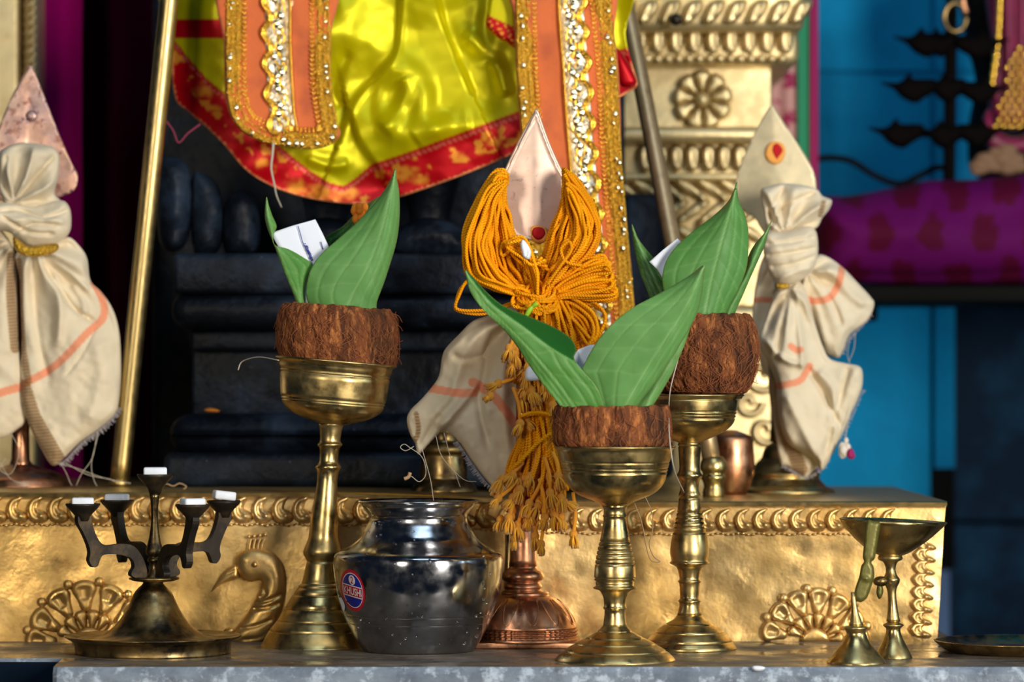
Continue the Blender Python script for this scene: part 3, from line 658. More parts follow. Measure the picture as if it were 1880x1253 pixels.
# ------------------------------------------------ five-armed lamp at the left
YK=3.316; mS=M['soot']; mD=M['darkbrass']
t=thing('five_armed_lamp','dark brass five armed camphor lamp on a bell base at the left front','lamp',(W(283,0,YK).x,YK,0))
pz=HZ+CZ*FP/YK
V,Fc=lathe_geo(sm([(1060,17),(1072,19),(1080,27),(1090,35),(1108,43),(1128,54),(1150,71),(1163,88),(1168,100)],3)+[(1170,112),(1171,140),(1168,158),(1167,162),(1169,162),(1176,150),(1180,144),(pz-3,142),(pz,143)],281,YK,segs=96); mk('bell_base',V,Fc,mD,t)
mk('collar',*lathe_geo([(1061,12),(1059,40),(1061,46),(1064,46),(1067,38),(1070,16)],283,YK,segs=48),mD,t)
mk('column',*lathe_geo(sm([(906,10),(930,7),(960,7),(985,10),(1002,14),(1012,17),(1019,15),(1023,10),(1027,13),(1031,13),(1035,9),(1045,9),(1056,14),(1062,16)],3),284,YK,segs=32),mD,t)
def cup(cx,py,Y,hw=31,par=None):
    V,Fc=lathe_geo([(py+6,hw-6),(py+1,hw-2),(py,hw),(py+3,hw+.5),(py+8,hw-3),(py+16,hw*.66),(py+26,hw*.42),(py+36,hw*.33)],cx,Y,segs=40); return mk('cup',V,Fc,mS,par)
cup(285,871,YK,33,t)
RA=146*YK/FP; cxw=W(283,0,YK).x
prof=[(24,1062),(47,1058),(50,1050),(44,1040),(47,1028),(58,1020),(80,1016),(106,1016),(114,1024),(119,1036),(128,1038),(136,1026),(134,1012),(138,996),(149,973),(158,958),(157,942),(134,942),(131,955),(124,976),(113,994),(97,999),(66,997),(44,1003),(28,1022),(18,1048)]
cups=[]
for k in range(4):
    a=math.radians(34+90*k); ca,sa=math.cos(a),math.sin(a); P=smoothc(prof,True,3); s=YK/FP; th=.0035
    v2,f2,cl=tri(P,7); N=len(v2); V=[]
    for sg in (-1,1):
        for r,y in v2: V.append((cxw+r*s*ca-sg*th*sa,YK+r*s*sa+sg*th*ca,CZ-(y-HZ)*s))
    cnt={(f[i],f[(i+1)%3]):1 for f in f2 for i in range(3)}
    Fc=list(f2)+[tuple(q+N for q in reversed(f)) for f in f2]+[(b_,a_,a_+N,b_+N) for (a_,b_) in cnt if (b_,a_) not in cnt]
    arm=mk('arm',V,Fc,mS,t,smooth=False)
    Yc=YK+RA*sa; X=cxw+RA*ca
    pr=[(928,25),(923,29),(922,31),(925,31.5),(930,28),(938,20),(946,13),(954,10)]
    V=[];n=40
    for py,hw in pr:
        for q in range(n): V.append((X+hw*s*math.cos(2*math.pi*q/n),Yc+hw*s*math.sin(2*math.pi*q/n),CZ-(py-HZ)*s))
    Fc=[(i*n+q,i*n+(q+1)%n,(i+1)*n+(q+1)%n,(i+1)*n+q) for i in range(len(pr)-1) for q in range(n)]+[tuple(range(n)),tuple(reversed(range((len(pr)-1)*n,len(pr)*n)))]
    mk('cup',V,Fc,mS,arm); cups.append((X,Yc,CZ-(928-HZ)*s))
def cube(label,c,sx,sy,sz,rz,ry=0):
    V,Fc=box_geo(-sx/2,sx/2,-sy/2,sy/2,0,sz); R=Matrix.Rotation(rz,3,'Z')@Matrix.Rotation(ry,3,'Y')
    V=[tuple(R@Vector(v)+Vector(c)) for v in V]; o=mk('camphor_tablet',V,Fc,M['camphor'],loc=c,smooth=False); bev(o,.0018,2); tag(o,label,'camphor tablet','camphor tablets on the lamp cups')
s=YK/FP
cube('white camphor tablet on the tallest, central cup of the five armed lamp',(W(285,0,YK).x,YK,CZ-(876-HZ)*s),.022,.016,.009,.1)
lab=['white camphor tablet on the outer right cup of the lamp','white camphor tablet on the inner left cup of the lamp','white camphor tablet on the outer left cup of the lamp','tilted white camphor tablet on the inner right cup of the lamp']
for (c,l,rz,ry) in zip(cups,lab,(.3,-.25,.12,.5),(.12,0,0,-.0)): cube(l,(c[0],c[1],c[2]+(.0035 if ry else 0.0)),.0205,.016,.0085,rz,ry)
# ------------------------------------------------ two small stands at the right
Y1=3.2
t=thing('aarti_spoon_stand','small brass bell foot carrying an upright olive coloured handle plate, nearest the right end','lamp',(W(1572,0,Y1).x,Y1,0))
mk('bell_foot',*lathe_geo(sm([(1148,10),(1151,20),(1154,22),(1158,20),(1163,18),(1172,21),(1185,29),(1198,40),(1209,49),(1215,53),(HZ+CZ*FP/Y1,54)],3),1572,Y1,segs=64),M['brass'],t)
mk('stem',*lathe_geo([(1088,4),(1100,5),(1118,6),(1132,8),(1144,12),(1150,14)],1572,Y1,segs=24,lean=-.1),M['brass'],t)
relief('handle_plate',[(1591,958),(1604,957),(1616,961),(1613,985),(1609,1010),(1606,1026),(1600,1033),(1604,1042),(1605,1060),(1599,1080),(1592,1098),(1582,1106),(1572,1104),(1568,1094),(1571,1078),(1577,1060),(1581,1040),(1586,1032),(1584,1022),(1586,1000)],Y1,M['olive'],t,step=4,bulge=.003,bw=6,creases=[([(1584,1064),(1590,1062),(1594,1066)],.003,3)],back=1)
Y2=3.255
t=thing('diya_bowl_stand','small brass stand with a wide boat shaped oil bowl, behind the olive plate','lamp',(W(1640,0,Y2).x,Y2,0))
mk('bell_foot',*lathe_geo(sm([(1142,9),(1146,17),(1149,19),(1152,16),(1156,13),(1166,15),(1180,21),(1193,28),(1203,33),(HZ+CZ*FP/Y2,35)],3),1640,Y2,segs=64),M['brass'],t)
mk('stem',*lathe_geo(sm([(1016,16),(1022,22),(1028,22),(1033,13),(1045,9),(1056,11),(1064,16),(1072,14),(1082,9),(1100,8),(1125,10),(1142,13)],3),1640,Y2,segs=32,lean=-.05),M['brass'],t)
mk('knob',*ball_geo(tuple(W(1617,1068,Y2-.003)),.006,12,8,1.2,1,.8),M['darkbrass'],t)
relief('drip',[(1611,1075),(1618,1073),(1622,1085),(1618,1098),(1613,1100),(1609,1090)],Y2-.002,M['olive'],t,step=4,bulge=.003,bw=4)
def rf(r,a,py):
    q=math.exp(-(min(a,2*math.pi-a)/.28)**2)*max(0,1-(py-955)/50); return r*(1+.14*q)
V,Fc=lathe_geo([(1005,10),(1000,45),(985,62),(970,78),(958,87),(955,91),(957,93)]+sm([(962,90),(975,80),(990,67),(1004,51),(1014,36),(1021,20),(1024,10)],2),1634,Y2,segs=80,rfn=rf,tilt=.04); mk('oil_bowl',V,Fc,M['brass'],t)
# dark tray at the right end
Y3=3.33; t=thing('dark_tray','dark round metal tray at the right end of the ledge','tray',(W(1866,0,Y3).x,Y3,0))
mk('tray_body',*lathe_geo([(1193,20),(1191,120),(1178,144),(1175.5,148),(1176,151),(1178,150),(1192,134),(1196,124),(HZ+CZ*FP/Y3,118)],1866,Y3,segs=96),M['darkbrass'],t)
# ------------------------------------------------ things standing on the plinth
def ztp(px): return CZ-(float(ztop(px))-HZ)*YP/FP+.0007
def pyat(z,Y): return HZ+(CZ-z)*FP/Y
def stand(parent,prof,cx,Y,m,name='base'):
    zt_=ztp(cx); pz=pyat(zt_,Y); prof=sm(prof,3); k=pz-prof[-1][0]; prof=[(y+k*np.clip((y-prof[0][0])/(prof[-1][0]-prof[0][0]),0,1),h) for y,h in prof]
    return mk(name,*lathe_geo(prof,cx,Y,segs=64),m,parent)
# rods
zb=ztp(220)
t=thing('brass_rod','long polished brass rod leaning right, standing on the plinth at the left','rod',(W(219,0,3.64).x,3.64,zb))
a=Vector((W(219,0,3.64).x,3.64,zb+.001)); b_=W(320,-90,3.615)
P=np.linspace(np.array(a),np.array(b_),24); d=P[-1]-P[0]; V,Fc,U=tube_geo(P,.0098,32); mk('shaft',V,Fc,M['rod'],t)
V,Fc,U=tube_geo(np.array([a,a+(b_-a)*.006,a+(b_-a)*.012]),np.array([.0104,.0106,.0100]),32); mk('ferrule',V,Fc,M['rod'],t)
t=thing('brass_rod','dull brown metal rod leaning left, its ringed foot behind the back goblet','rod',(W(1312,0,3.60).x,3.60,ztp(1312)))
M['dimrod']=mat('dull_brown_brass',(.50,.36,.20),.42,.8,spots=((80,.5,.8,(.3,.2,.1)),))
tube('shaft',[(1130,-90,3.80),(1235,450,3.68),(1306,845,3.60)],.0092,M['dimrod'],t,sides=32)
# far left base seen below cloth etc.
stand(t,[(838,16),(842,20),(850,24),(860,25),(868,20),(874,24),(882,20),(890,18),(900,20),(908,20)],1310,3.60,M['brass'],'ringed_foot')
# left vel
YV=3.66
tv=thing('copper_vel','spotted copper spear blade wrapped in cream cloth at the left edge','spear',(W(40,0,YV).x,YV,ztp(40)))
relief('blade',[(55,122),(60,124),(84,183),(108,245),(132,300),(141,316),(143,330),(138,347),(124,357),(95,368),(70,392),(42,392),(10,372),(-20,360),(-36,345),(-40,326),(-30,300),(-5,240),(20,180),(50,124)],YV,M['spotblade'],tv,step=5,sm=3,bulge=.0035,bw=60,lin=True,back=1)
b=B(); b.add(*ball_geo(tuple(W(58,213,YV-.004)),.006,16,8,1,.5,1))
b.build('boss',M['spotblade'],tv)
mk('stem',*lathe_geo([(380,14),(600,14),(800,16),(845,17),(850,20),(856,20),(860,17)],38,YV,segs=32),M['copper'],tv)
stand(tv,[(852,20),(858,34),(866,62),(878,86),(888,92),(893,94)],38,YV,M['copper'])
# right vel (brass)
YW=3.74
tw=thing('brass_vel','pale brass spear blade with a red dot, wrapped in cream cloth at the right','spear',(W(1440,0,YW).x,YW,ztp(1440)))
relief('blade',[(1417,193),(1422,198),(1446,235),(1472,275),(1492,310),(1499,345),(1492,385),(1470,420),(1445,450),(1425,455),(1400,425),(1385,400),(1370,392),(1352,375),(1350,340),(1362,295),(1385,245),(1408,203)],YW,M['paleblade'],tw,step=5,sm=3,bulge=.0016,bw=60,lin=True,back=1)
pst=relief('paste_mark',[(1412,264),(1425,260),(1438,265),(1442,280),(1436,296),(1424,302),(1410,295),(1405,280)],YW-.0035,M['turmeric'],tw,step=3,bulge=.0015,bw=6,back=.5)
relief('red_dot',[(1420,265),(1430,264),(1438,276),(1431,288),(1427,294),(1421,287),(1417,276)],YW-.0045,M['redp'],pst,step=3,bulge=.0015,bw=5,back=.3)
mk('stem',*lathe_geo([(430,12),(600,12),(780,13),(812,15)],1428,YW,segs=32),M['brass'],tw)
stand(tw,[(810,15),(816,28),(828,38),(842,42),(850,50),(866,60),(872,66),(880,64),(888,70),(896,78),(902,90),(908,93)],1440,YW,M['rod'])
# small vessels behind
Yv=3.58; t=thing('small_brass_pot','small dark brass pot on the plinth, behind the steel pot','pot',(W(815,0,Yv).x,Yv,ztp(815)))
stand(t,[(790,30),(800,28),(812,30),(818,44),(828,46),(834,40),(846,42),(866,44),(876,44),(880,48),(890,58),(900,62)],815,Yv,M['darkbrass'],'body')
Yv=3.68; t=thing('copper_pot','reddish copper pot in the dark behind the brass bulb stand','pot',(W(1345,0,Yv).x,Yv,ztp(1345)))
stand(t,[(790,10),(800,34),(808,40),(830,42),(860,44),(885,38),(905,28)],1342,Yv,M['copper'],'body')
# ------------------------------------------------ central vel on the ledge
YM=3.405
tm=thing('copper_vel','polished copper spear blade on a domed copper foot, draped with orange cords, at centre','spear',(W(964,0,YM).x,YM,0))
def bridge(x,y,e):
    # diamond section: ridge down the middle, raised rims
    return .0045*(1-np.sqrt((np.clip(np.abs(x-982)/62,0,1))**2+.012))+.002*np.exp(-(e-2.5)**2/5)
relief('blade',[(984,205),(987,208),(997,238),(1010,272),(1024,303),(1036,328),(1038,345),(1037,375),(1032,405),(1022,430),(1005,440),(985,442),(960,440),(942,430),(930,405),(922,370),(921,335),(930,312),(946,278),(960,250),(981,208)],YM,M['blade'],tm,step=3,sm=2,bulge=.0022,bw=2,fn=bridge,back=1)
tube('rim',[(921,336,YM-.002),(930,311,YM-.002),(946,277,YM-.002),(960,249,YM-.002),(983,206,YM-.002),(986,206,YM-.002),(997,238,YM-.002),(1010,272,YM-.002),(1024,303,YM-.002),(1037,330,YM-.002)],.0016,M['blade'],tm,n=3)
mk('stem',*lathe_geo([(425,10),(560,10),(620,12),(900,13),(980,23),(1028,24),(1040,26)],960,YM,segs=40,lean=.0),M['copper'],tm)
mk('knop',*lathe_geo(sm([(1038,24),(1045,27),(1050,35),(1058,39),(1065,37),(1069,30),(1073,33),(1078,35),(1083,33),(1086,38)],3),960,YM,segs=48),M['copper'],tm)
def flute(r,a,py):
    if 1096<py<1150: return r*(1+.022*abs(math.sin(a*9))*math.sin((py-1096)/54*math.pi))
    if 1154<py<1172: return r*(1+.018*math.cos(a*52))
    return r
V,Fc=lathe_geo(sm([(1086,40),(1089,44),(1093,44),(1096,52),(1104,64),(1118,77),(1134,87),(1146,93),(1150,95),(1153,95),(1155,92),(1158,96),(1161,92),(1164,96),(1167,92),(1172,96),(1176,96)],3),964,YM,segs=160,rfn=flute); mk('domed_foot',V,Fc,M['copper'],tm)
zz=CZ-(1176-HZ)*YM/FP; a=W(873,0,YM); b_=W(1066,0,YM); o=mk('square_plate',*box_geo(a.x,b_.x,YM-.041,YM+.05,0,zz+.0005),M['copper'],tm,smooth=False); bev(o,.0012,2)
b=B()
for k in range(12): # lotus petal lines on the dome
    a=2*math.pi*k/12+.15; Q=[]
    for q in np.linspace(0,1,15):
        py=1100+44*math.sin(q*math.pi); r=float(np.interp(py,(1096,1104,1118,1134,1146),(52,64,77,87,93)))*YM/FP+.0005; aa=a+(q-.5)*.42
        Q.append((W(964,0,YM).x+r*math.cos(aa),YM+r*math.sin(aa),CZ-(py-HZ)*YM/FP))
    V,Fc,U=tube_geo(Q,.0007,5); b.add(V,Fc)
b.build('petal_lines',M['copper'],tm)
pst=relief('paste_mark',[(975,418),(988,414),(1002,420),(1006,434),(998,446),(985,448),(976,438)],YM-.010,M['turmeric'],tm,step=3,bulge=.0015,bw=6,back=.5)
relief('red_dot',[(979,420),(988,417),(998,420),(1001,430),(994,439),(985,440),(977,431)],YM-.0115,M['redp'],pst,step=3,bulge=.002,bw=6,back=.3)
# ------------------------------------------------ cloth on the idol
def mixc(c,k,m): m=np.clip(m,0,1)[:,None]; return c*(1-m)+np.array(k)*m
INN=np.array([(300,40),(318,70),(345,105),(380,145),(410,170),(470,232),(524,277),(570,314),(605,336),(631,342),(655,326),(682,302),(740,283),(830,250),(943,208),(1050,170),(1120,120),(1135,92),(1180,80)],float)
YEL=(.60,.54,.0); RED=(.50,.0,.006); GLD=(.80,.34,.03)
def skirtc(x,y,e):
    yi=np.interp(x,INN[:,0],INN[:,1]); c=np.tile(YEL,(len(x),1)); d=y-yi
    c=mixc(c,RED,d/2.5+.5)
    m=((x<640)&(d>14)); g=vn(x,y,15,5)+.5*vn(x,y,7,9); mot=np.clip((g-.28)*5,0,1)*(d>14)*(d<58)
    # paisley patches and lozenges woven in gold
    for (px,py,r) in ((376,165,20),(400,200,10),(592,356,30),(545,345,22),(640,352,20),(745,318,24),(775,330,14),(905,262,14),(480,300,12),(850,290,12)):
        mot=np.maximum(mot,np.clip(1.3-np.hypot((x-px)/r,(y-py)/(r*.62))+.45*vn(x,y,8,3),0,1)*(d>10))
    c=mixc(c,GLD,mot*.8)
    for k in (7,11): c=mixc(c,(.62,.16,.10),(np.abs(d-k)<1.4)*.7)
    top=(x<412)*(y<70)*(y>34); c=mixc(c,RED,top*1.0)
    c=mixc(c,(.75,.25,.10),(e<3)*(d>30)*1.0)
    return c
def skirtd(x,y,e):
    d=.010*np.sin(x/47+.8*vn(x,y,160,2))*np.clip((420-y)/400,0,1)+.009*vn(x,y,95,3)+.003*vn(x,y,42,6)+.0006*vn(x,y,18,8)
    d=d-.035*np.clip((470-x)/150,0,1)**1.5 
    r=np.hypot((x-733)/1.0,(y-185)/1.3); d=d+.009*np.exp(-((r-45)/20)**2)*np.clip((x-680)/40,0,1)+.010*np.exp(-(np.hypot(x-800,y-240)/22)**2)
    return d
t=thing('idol_skirt','yellow satin cloth with a red and gold border draped over the black idol','cloth',tuple(W(700,372,3.67)))
relief('skirt_cloth',[(312,-40),(600,-42),(900,-42),(1148,-40),(1148,60),(1158,110),(1170,155),(1152,170),(1133,182),(1050,235),(945,282),(849,322),(735,362),(672,375),(598,370),(531,355),(480,332),(447,308),(413,268),(380,235),(345,205),(320,176),(314,80)],3.68,M['satin'],t,step=4,mode='sheet',th=.002,fn=skirtd,cfn=skirtc,
 creases=[([(740,-40),(735,50),(727,100),(700,135),(665,170),(643,208),(622,262)],.006,6),([(740,-40),(735,50),(727,100),(700,135),(665,170),(643,208),(622,262)],-.012,4,'s',90),
  ([(643,208),(655,250),(672,280),(690,303),(712,340),(735,366)],-.011,4,'s',60),([(797,-40),(815,40),(838,100),(868,170)],.014,5,'s',90),([(850,60),(905,110),(930,180)],.007,14),([(700,240),(725,215),(745,170),(738,140)],.008,15),
  ([(760,260),(800,235),(870,225)],.007,20),([(560,290),(610,305),(640,300)],.006,10),([(640,90),(610,160),(625,200)],-.006,12),([(900,-20),(890,60),(900,120)],-.007,14)])
relief('folded_corner',[(893,30),(905,-20),(945,-20),(950,82),(930,78),(908,65),(893,48)],3.645,M['satin'],t,step=4,bulge=.006,bw=10,cfn=lambda x,y,e: mixc(mixc(np.tile(YEL,(len(x),1)),RED,(y-26-(x-893)*.45)/2),GLD,((np.sin(x*.35+y*.2)*np.sin(y*.4-x*.1))>.45)*(y-30-(x-893)*.45>0)*.9))
relief('side_fold',[(1128,90),(1140,96),(1156,120),(1169,152),(1150,160),(1135,150)],3.655,M['satin'],t,step=4,bulge=.008,bw=12,col=RED)
o=tube('loose_string',[(502,262),(500,285),(498,310),(504,340),(508,360),(517,381)],.0014,M['thread'],Y=3.60,taper=lambda q:1-.6*q); tag(o,'pale frayed string hanging from the left orange sash','string')
o=tube('pink_thread',[(305,222),(318,240),(328,262),(345,245),(368,228)],.0006,mat('pink_thread',(.45,.05,.12),.7),Y=3.68); tag(o,'fine pink thread hanging between the left rod and the red border','thread')
o=tube('brown_thread',[(292,896),(305,889),(318,893),(330,888),(342,894),(336,899)],.0007,M['bthread'],Y=3.56); tag(o,'tangled brown thread lying on the plinth edge behind the lamp','thread')
# ---- sashes with zari and sequin trims
def strip(path,w0,w1=None,n=4):
    L=smoothc(path,False,n); T=np.gradient(L,axis=0); T/=np.linalg.norm(T,axis=1)[:,None]; N=np.stack([-T[:,1],T[:,0]],1); w1=w0 if w1 is None else w1
    return np.vstack([L+N*w0,(L-N*w1)[::-1]]),L,N
def along(L,step):
    s=np.concatenate([[0],np.cumsum(np.hypot(*np.diff(L,axis=0).T))]); q=np.arange(step/2,s[-1],step)
    P=np.stack([np.interp(q,s,L[:,0]),np.interp(q,s,L[:,1])],1); D=np.stack([np.interp(q+2,s,L[:,0])-np.interp(q-2,s,L[:,0]),np.interp(q+2,s,L[:,1])-np.interp(q-2,s,L[:,1])],1); D/=np.linalg.norm(D,axis=1)[:,None]+1e-9
    return P,np.stack([-D[:,1],D[:,0]],1)
def edge_trim(par,path,Y,inner,w=17):
    """inner=+1: scallops on the left-normal side"""
    poly,L,N=strip(path,w,w); r=relief('zari_trim',poly[::2],Y,M['zari'],par,step=4,sm=2,bulge=.0014,bw=7,fn=lambda x,y,e:.0008*vn(x,y,5,3),back=.4)
    g=B(); q=B()
    for off,stp,rad in ((-w*.75*inner,4.2,.0011),(-w*.2*inner,4.6,.0010),(w*.45*inner,5,.0012)):
        P,Nn=along(L,stp)
        for p,nn in zip(P,Nn): x,y=p+nn*off; g.add(*ball_geo(tuple(W(x,y,Y-.0028)),rad,6,4))
    P,Nn=along(L,8.5)
    for i,(p,nn) in enumerate(zip(P,Nn)):
        for k in range(3): x,y=p+nn*(inner*(w+2+2.6*k)); g.add(*ball_geo(tuple(W(x,y+(k==1)*2.2-1,Y-.0016)),.0015,6,4))
    P,Nn=along(L,1.5)
    for i,(p,nn) in enumerate(zip(P,Nn)):
        if random.random()<.9:
            a=random.uniform(-.95,.9)*w; x,y=p+nn*a; g.add(*ball_geo(tuple(W(x+random.uniform(-2,2),y+random.uniform(-2,2),Y-.0024)),random.uniform(.0007,.0016),6,4))
    P,Nn=along(L,13)
    for p,nn in zip(P,Nn):
        if random.random()<.45: continue
        x,y=p+nn*(-w*.40*inner)+RS.uniform(-4,4,2); q.add(*ball_geo(tuple(W(x,y,Y-.0036)),random.uniform(.0014,.0029),10,6,1,.5,1.25))
    two('trim_beads',g,q,M['goldbead'],M['sequin'],r)
def centre_trim(par,path,Y,flip=1):
    poly,L,N=strip(path,25,25); r=relief('braid',poly[::2],Y,M['silver'],par,step=4,sm=2,bulge=.002,bw=6,fn=lambda x,y,e:.0012*vn(x,y,7,4),back=.4)
    g=B(); q=B()
    # wavy gold cord
    P,Nn=along(L,3.0); Q=[]
    for ph,off,amp,rr in ((0,-22,7,.0024),(0,-17,7,.0018),(1.2,-2,6,.0010),(3.6,2,7,.0010),(2.2,6,6,.0010)):
        Q=[tuple(p+nn*flip*(off+amp*math.sin(i*3.0*2*math.pi/56+ph))) for i,(p,nn) in enumerate(zip(P,Nn))]
        V,Fc,U=tube_geo(Wn([a[0] for a in Q],[a[1] for a in Q],Y-.0030),rr,6); g.add(V,Fc)
        if off<-15:
            for i,a in enumerate(Q): 
                if i%2==0: g.add(*ball_geo(tuple(W(a[0]+random.uniform(-3,3),a[1],Y-.005)),.0012,6,4))
    P,Nn=along(L,4.4)
    for p,nn in zip(P,Nn):
        x,y=p+nn*flip*22; g.add(*ball_geo(tuple(W(x,y,Y-.003)),.0016,6,4,1.6,1,.8))
        x,y=p+nn*flip*15; g.add(*ball_geo(tuple(W(x+random.uniform(-1,1),y,Y-.003)),.0010,6,4))
    P,Nn=along(L,15)
    for i,(p,nn) in enumerate(zip(P,Nn)):
        if random.random()<.4: continue
        x,y=p+nn*flip*(7*math.sin(i*1.9)-1); q.add(*ball_geo(tuple(W(x,y,Y-.0038)),.0040,12,6,.75,.35,1.25))
        if i%2: x,y=p+nn*flip*(-6*math.sin(i*1.9)+3)+np.array([0,6]); q.add(*ball_geo(tuple(W(x,y,Y-.0038)),.0030,12,6,.8,.35,1.2))
    two('trim_beads',g,q,M['goldbead'],M['sequin'],r)
FEL=lambda x,y,e: mixc(np.tile((.72,.17,.055),(len(x),1)),(.45,.10,.05),np.clip(vn(x,y,40,3,3)*1.2-.1,0,.6))
t=thing('orange_sash','left orange sash with rounded end, gold sequin trim and silver braid','sash',tuple(W(515,270,3.63)),'orange sashes over the yellow cloth')
YS1=3.632
relief('felt_band',[(410,-40),(610,-40),(608,60),(608,130),(612,190),(619,225),(625,246),(612,262),(590,270),(560,273),(520,268),(490,262),(455,245),(430,225),(417,195),(412,150),(411,80)],YS1,M['felt'],t,step=5,bulge=.003,bw=6,cfn=FEL,fn=lambda x,y,e:.002*vn(x,y,60,2)*np.clip(e/12,0,1),back=.5)
edge_trim(t,[(430,-40),(429,40),(429,110),(430,160),(436,200),(452,228),(485,246),(520,254),(560,259),(592,256),(606,243),(601,205),(594,160),(592,100),(592,40),(592,-40)],YS1-.0030,-1,15)
centre_trim(t,[(512,-40),(510,40),(511,100),(514,160),(518,210),(524,246)],YS1-.0032,-1)
t=thing('orange_sash','right orange sash with gold sequin trim running down behind the orange cords','sash',tuple(W(1080,640,3.62)),'orange sashes over the yellow cloth')
YS2=3.625
relief('felt_band',[(942,-40),(1118,-40),(1128,60),(1135,120),(1139,200),(1141,280),(1149,390),(1157,470),(1163,540),(1170,620),(1160,650),(1000,650),(985,600),(970,480),(962,350),(954,220),(947,120),(944,30)],YS2,M['felt'],t,step=6,bulge=.003,bw=6,cfn=FEL,fn=lambda x,y,e:.002*vn(x,y,60,2)*np.clip(e/12,0,1),back=.5)
edge_trim(t,[(961,-40),(962,60),(965,140),(971,220),(978,330),(986,450),(1000,600)],YS2-.003,-1,15)
edge_trim(t,[(1102,-40),(1112,60),(1119,140),(1123,230),(1130,330),(1138,430),(1147,530),(1155,630)],YS2-.003,1,15)
centre_trim(t,[(1045,-40),(1050,50),(1057,140),(1063,230),(1072,330),(1082,430),(1092,540),(1098,630)],YS2-.0032,1)
# ------------------------------------------------ cotton cloths tied on the spears
CRM=(.80,.69,.50); ORS=(.86,.34,.19); ZAR=(.28,.13,.025)
def cloth(name,poly,Y,par,knot=None,stripes=(),zari=(),amp=.006,nf=7,bulge=.012,bw=30,creases=(),seed=1,step=2.8,hem=True,tone=1.0):
    def fn(x,y,e):
        d=.004*vn(x,y,70,seed)+.0022*vn(x,y,28,seed+1)+.0008*vn(x,y,11,seed+2)
        if knot is not None:
            th_=np.arctan2(x-knot[0],y-knot[1]); r=np.hypot(x-knot[0],y-knot[1]); w=np.exp(-r/260)
            d=d+amp*np.sin(th_*nf+1.5*vn(x,y,120,seed+4)+seed)*np.clip(r/40,0,1)*w
        return d*np.clip(e/10,.0,1)
    def cf(x,y,e):
        X=np.stack([x,y],1); c=np.tile(np.array(CRM)*tone,(len(x),1)); c=c*(1+.05*vn(x,y,30,seed))[:,None]
        for L,w in stripes: c=mixc(c,ORS,(w/2-pdist(X,smoothc(L,False,5)))/1.2+.5)
        for L,w in zari:
            q,pr=pdist(X,smoothc(L,False,5),param=True); m=np.clip((w/2-q)/1.5+.5,0,1); c=mixc(c,ZAR,m*(.75+.25*np.sin(y*1.05+x*.1)))
        return c
    return relief(name,poly,Y,M['cotton'],par,step=step,bulge=bulge,bw=bw,fn=fn,cfn=cf,creases=creases,back=.5)
def fringe(par,path,Y,ln=9,n=90,nm='fringe'):
    b=B(); L=smoothc(path,False,6); P,N=along(L,np.hypot(*np.diff(L,axis=0).T).sum()/n)
    for p,nn in zip(P,N):
        s=1 if nn[1]>0 else -1; e=p+nn*s*ln*random.uniform(.5,1.2)+np.array([random.uniform(-3,3),0])
        V,Fc,U=tube_geo(pxline([(p[0],p[1],Y),((p[0]+e[0])/2+random.uniform(-1,1),(p[1]+e[1])/2,Y),(e[0],e[1],Y-.001)],n=2),.00035,4); b.add(V,Fc)
    b.build(nm,mat('fray_grey',(.42,.40,.44),.8) if 'fr_' not in M else M['fr_'],par)
M['fr_']=mat('frayed_thread_ends',(.46,.42,.44),.8)
def loose(par,lines,Y,m=None,r=.00032):
    b=B()
    for L in lines: V,Fc,U=tube_geo(pxline([(a[0],a[1],Y if len(a)<3 else a[2]) for a in L]),r,5); b.add(V,Fc)
    b.build('loose_threads',m or M['thread'],par)
# left
t=thing('tied_cloth','cream cloth with an orange stripe and gold border tied round the left spear','cloth',tuple(W(60,855,3.62)))
cloth('left_drape',[(-60,395),(0,420),(28,470),(32,540),(36,640),(50,720),(48,770),(30,790),(0,806),(-60,800)],3.635,t,(30,440),[([(-60,745),(0,722),(50,708)],15)],[([(22,470),(20,540),(28,640)],18)],amp=.008,nf=9,seed=3)
cloth('main_drape',[(28,468),(60,455),(100,445),(125,435),(146,452),(160,475),(166,515),(185,535),(203,560),(215,590),(221,630),(222,690),(218,740),(210,764),(180,790),(145,815),(115,845),(103,855),(92,852),(76,825),(55,785),(42,745),(38,700),(40,620),(38,560),(36,510)],3.628,t,(60,450),
 [([(172,520),(186,545),(192,570),(185,590),(160,612),(120,655),(90,680),(50,702),(22,715)],14)],[([(34,480),(36,560),(42,640),(52,700)],13),([(42,712),(62,770),(88,815),(108,850)],30)],amp=.011,nf=8,bulge=.016,seed=5,
 creases=[([(75,478),(110,530),(140,570),(172,590)],-.010,5),([(78,470),(130,505),(165,535)],.008,6),([(100,500),(110,560),(105,640)],.008,9),([(130,520),(155,560),(150,590)],.006,7),([(120,690),(150,650),(175,600)],-.003,4),([(60,520),(70,620),(90,700)],-.005,7),([(180,620),(185,700),(160,780)],.006,16)])
cloth('wrap',[(-60,385),(0,372),(60,378),(110,368),(127,380),(131,405),(127,428),(108,446),(80,455),(50,452),(30,438),(8,425),(-60,420)],3.62,t,None,bulge=.024,bw=36,seed=7,creases=[([(-40,395),(30,385),(80,400),(128,385)],-.006,3.5),([(0,395),(50,425),(100,430)],-.006,3.5),([(10,408),(60,400),(125,408)],.004,6),([(20,430),(60,412),(110,415)],-.005,3)])
cloth('top_bunch',[(-6,290),(8,272),(40,262),(80,266),(100,272),(109,290),(107,325),(100,355),(112,372),(80,385),(20,385),(2,360),(-4,325)],3.632,t,(25,372),amp=.008,nf=9,bulge=.018,bw=22,seed=9,creases=[([(25,370),(60,330),(100,285)],-.007,4),([(22,365),(8,320),(12,285)],-.006,4),([(30,370),(50,320),(62,270)],.006,5),([(32,372),(75,350),(105,330)],.005,5)],tone=.9)
